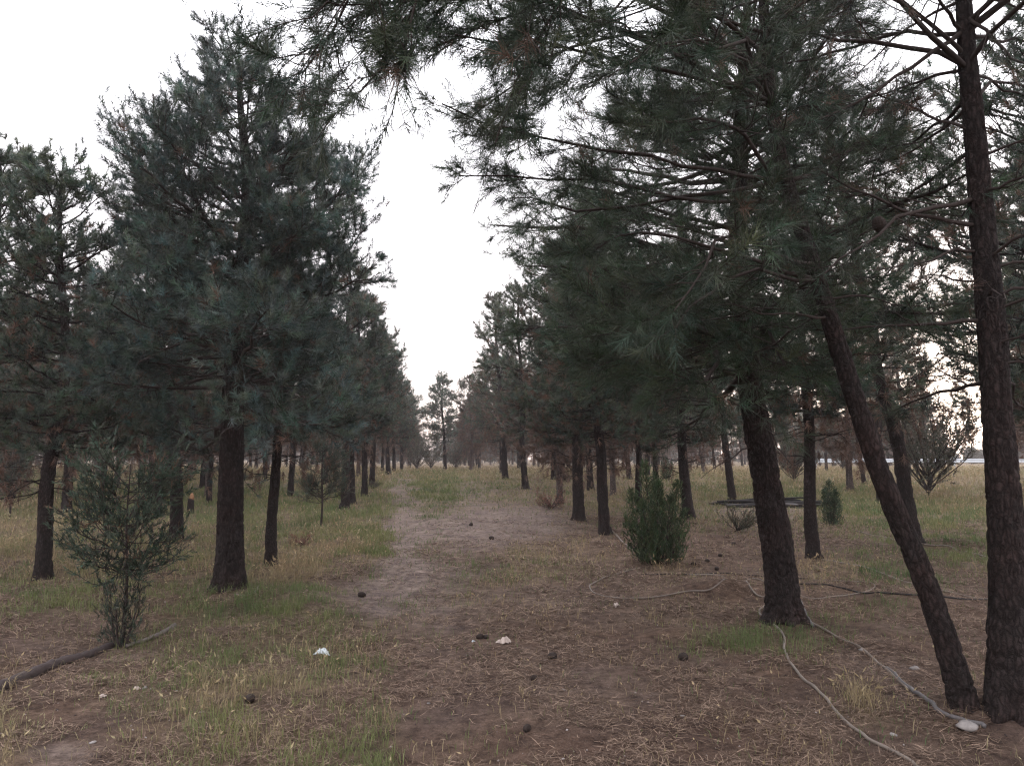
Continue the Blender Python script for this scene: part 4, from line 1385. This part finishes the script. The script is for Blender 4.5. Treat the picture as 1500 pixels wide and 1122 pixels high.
crumple("paper_scrap", 200, 1010, .05, .03, .02, 18.2, M_CARD, "small torn pale scrap near the white flat chip", "paper scrap", .2)

# pine cones
M_CONE = plain_material("cone_scales", (.026, .018, .015), .8, 0, .5, 60, .4, .2)
nl_, ns_ = 26, 32
ph = np.linspace(0.02, PI - .02, nl_)
th = np.arange(ns_) / ns_ * 2 * PI
PH, TH = np.meshgrid(ph, th, indexing="ij")
sc_ = .5 + .5 * np.cos(TH * 8 + PH * 9) * np.cos(PH * 11 - TH * 5)
R_ = (.030 * np.sin(PH) ** .8) * (.78 + .36 * sc_)
V = np.stack([R_ * np.cos(TH), R_ * np.sin(TH), -.042 * np.cos(PH) * (1 + .05 * sc_)], -1).reshape(-1, 3)
V = V[:, [2, 0, 1]]
i = np.arange(nl_ - 1)[:, None] * ns_
j = np.arange(ns_)[None]
q = np.stack([i + j, i + (j + 1) % ns_, i + ns_ + (j + 1) % ns_, i + ns_ + j], -1).reshape(-1, 4)
cone_me = mesh_from("pine_cone", V, [q, np.arange(ns_)[::-1][None], (np.arange(ns_) + (nl_ - 1) * ns_)[None]], M_CONE, None, False)
CONES = [(530, 874, 1.1, "dark pine cone on the pale wheel rut of the track"), (809, 964, .9, "dark pine cone right of the crumpled paper scrap"), (1001, 967, 1.2, "large dark pine cone on the litter below the stout pine"),
         (703, 935, .8, "left cone of two touching just before the crumpled paper"), (712, 935, .7, "right cone of two touching just before the crumpled paper"), (366, 1028, 1.0, "dark pine cone in the thin grass left of the track"), (782, 996, .7, "small pine cone below the crumpled paper scrap"),
         (1016, 828, 1., "pine cone near the cypress shrub's foot, closest to it"), (1036, 823, .9, "pine cone on the mound behind the loop of hose"), (1050, 835, 1., "pine cone just above the black drip line"), (1075, 798, 1.1, "pine cone past the drip line, left of the stout pine"),
         (772, 1070, .7, "pine cone near the bottom edge of the view"), (690, 770, 1.4, "pine cone on the bare dirt patch of the track"), (720, 790, 1.3, "pine cone at the near edge of the bare dirt patch"), (1055, 815, .9, "pine cone in the dry grass between the shrub and the stout pine"), (540, 985, .6, "tiny pine cone in sparse grass right of the plastic bag")]
for i, (px, py, s_, lab) in enumerate(CONES):
    p = at(px, py)
    o = link("pine_cone", cone_me, None, (p[0], p[1], p[2] + .022 * s_))
    o.rotation_euler = (rp.uniform(0, 6), rp.uniform(-.3, .3), rp.uniform(0, 6))
    o.scale = (s_, s_, s_)
    tag(o, lab, "pine cone", "pine cones on the ground")
pq = at_depth(1288, 329, 4.42)
o = link("pine_cone", cone_me, None, tuple(pq))
o.rotation_euler = (.3, 1.2, .4)
o.scale = (1.15, 1.3, 1.3)
tag(o, "closed pine cone hanging on a bare limb of the thick upright pine", "pine cone")

#@@LIGHT
# ------------------------------------------------------------------ sky, sun, camera
SUN_EL, SUN_AZ = math.radians(3.0), math.radians(33)      # azimuth clockwise from the view axis
w = bpy.data.worlds.new("World")
scene.world = w
w.use_nodes = True
nt = w.node_tree
nt.nodes.clear()
out = nt.nodes.new("ShaderNodeOutputWorld")
bg = nt.nodes.new("ShaderNodeBackground")
sky = nt.nodes.new("ShaderNodeTexSky")
sky.sky_type = "NISHITA"
sky.sun_disc = False
sky.sun_elevation = SUN_EL
sky.sun_rotation = SUN_AZ
sky.altitude = 900
sky.air_density = 1.0
sky.dust_density = 2.0
sky.ozone_density = 1.0
hs = nt.nodes.new("ShaderNodeHueSaturation")
hs.inputs["Saturation"].default_value = .45
nt.links.new(sky.outputs[0], hs.inputs["Color"])
cloud = nt.nodes.new("ShaderNodeMix")          # thin high overcast veil over the clear sky
cloud.data_type = "RGBA"
cloud.inputs[0].default_value = .90
tcw = nt.nodes.new("ShaderNodeTexCoord")
sxyz = nt.nodes.new("ShaderNodeSeparateXYZ")
nt.links.new(tcw.outputs["Generated"], sxyz.inputs[0])
veil = nt.nodes.new("ShaderNodeValToRGB")               # the veil is thinner and rosier towards the horizon
e0, e1 = veil.color_ramp.elements
e0.position, e0.color = 0.0, (.80, .60, .56, 1)
e1.position, e1.color = .55, (2.30, 2.28, 2.42, 1)
em = veil.color_ramp.elements.new(.13)
em.color = (1.10, .98, 1.01, 1)
nt.links.new(sxyz.outputs["Z"], veil.inputs[0])
nt.links.new(veil.outputs[0], cloud.inputs[7])
nt.links.new(hs.outputs[0], cloud.inputs[6])
nt.links.new(cloud.outputs[2], bg.inputs["Color"])
bg.inputs["Strength"].default_value = .15
nt.links.new(bg.outputs[0], out.inputs[0])

hm, hnt, hout = new_mat("evening_haze")
pv = hnt.nodes.new("ShaderNodeVolumePrincipled")
pv.inputs["Color"].default_value = (1., .93, .93, 1)
pv.inputs["Density"].default_value = .0009
pv.inputs["Anisotropy"].default_value = .2
hnt.links.new(pv.outputs[0], hout.inputs["Volume"])
hv = np.array([[a, b_, c_] for c_ in (-2.0, 14.0) for a, b_ in ((-720, -620), (720, -620), (720, 720), (-720, 720))])
hq = np.array([[0, 3, 2, 1], [4, 5, 6, 7], [0, 1, 5, 4], [1, 2, 6, 5], [2, 3, 7, 6], [3, 0, 4, 7]])
tag(link("haze", mesh_from("haze", hv, [hq], hm)), "thin evening haze in the air", "haze", None, "stuff")

sl = bpy.data.lights.new("sun", "SUN")
sl.energy = .35
sl.angle = math.radians(12)
sl.color = (1, .86, .74)
so = link("sun", sl)
dirv = Vector((math.sin(SUN_AZ) * math.cos(SUN_EL + .06), math.cos(SUN_AZ) * math.cos(SUN_EL + .06), math.sin(SUN_EL + .06)))
so.rotation_euler = dirv.to_track_quat("Z", "Y").to_euler()

cam = bpy.data.cameras.new("camera")
cam.sensor_width = 36
cam.lens = F / 1500 * 36
cam.clip_start = .05
cam.clip_end = 3000
co = link("camera", cam, None, (0, 0, CAMH))
co.rotation_euler = (PI / 2 + PITCH, 0, 0)
scene.camera = co

scene.view_settings.view_transform = "Standard"
scene.view_settings.look = "None"
scene.view_settings.gamma = 1
scene.view_settings.exposure = 3.25
cy = scene.cycles
cy.max_bounces = 4
cy.diffuse_bounces = 2
cy.glossy_bounces = 2
cy.transmission_bounces = 3
cy.transparent_max_bounces = 4
cy.caustics_reflective = False
cy.caustics_refractive = False
cy.use_denoising = True
cy.denoising_input_passes = 'RGB_ALBEDO_NORMAL'
cy.denoising_prefilter = 'NONE'
scene.cycles.filter_width = 1.25
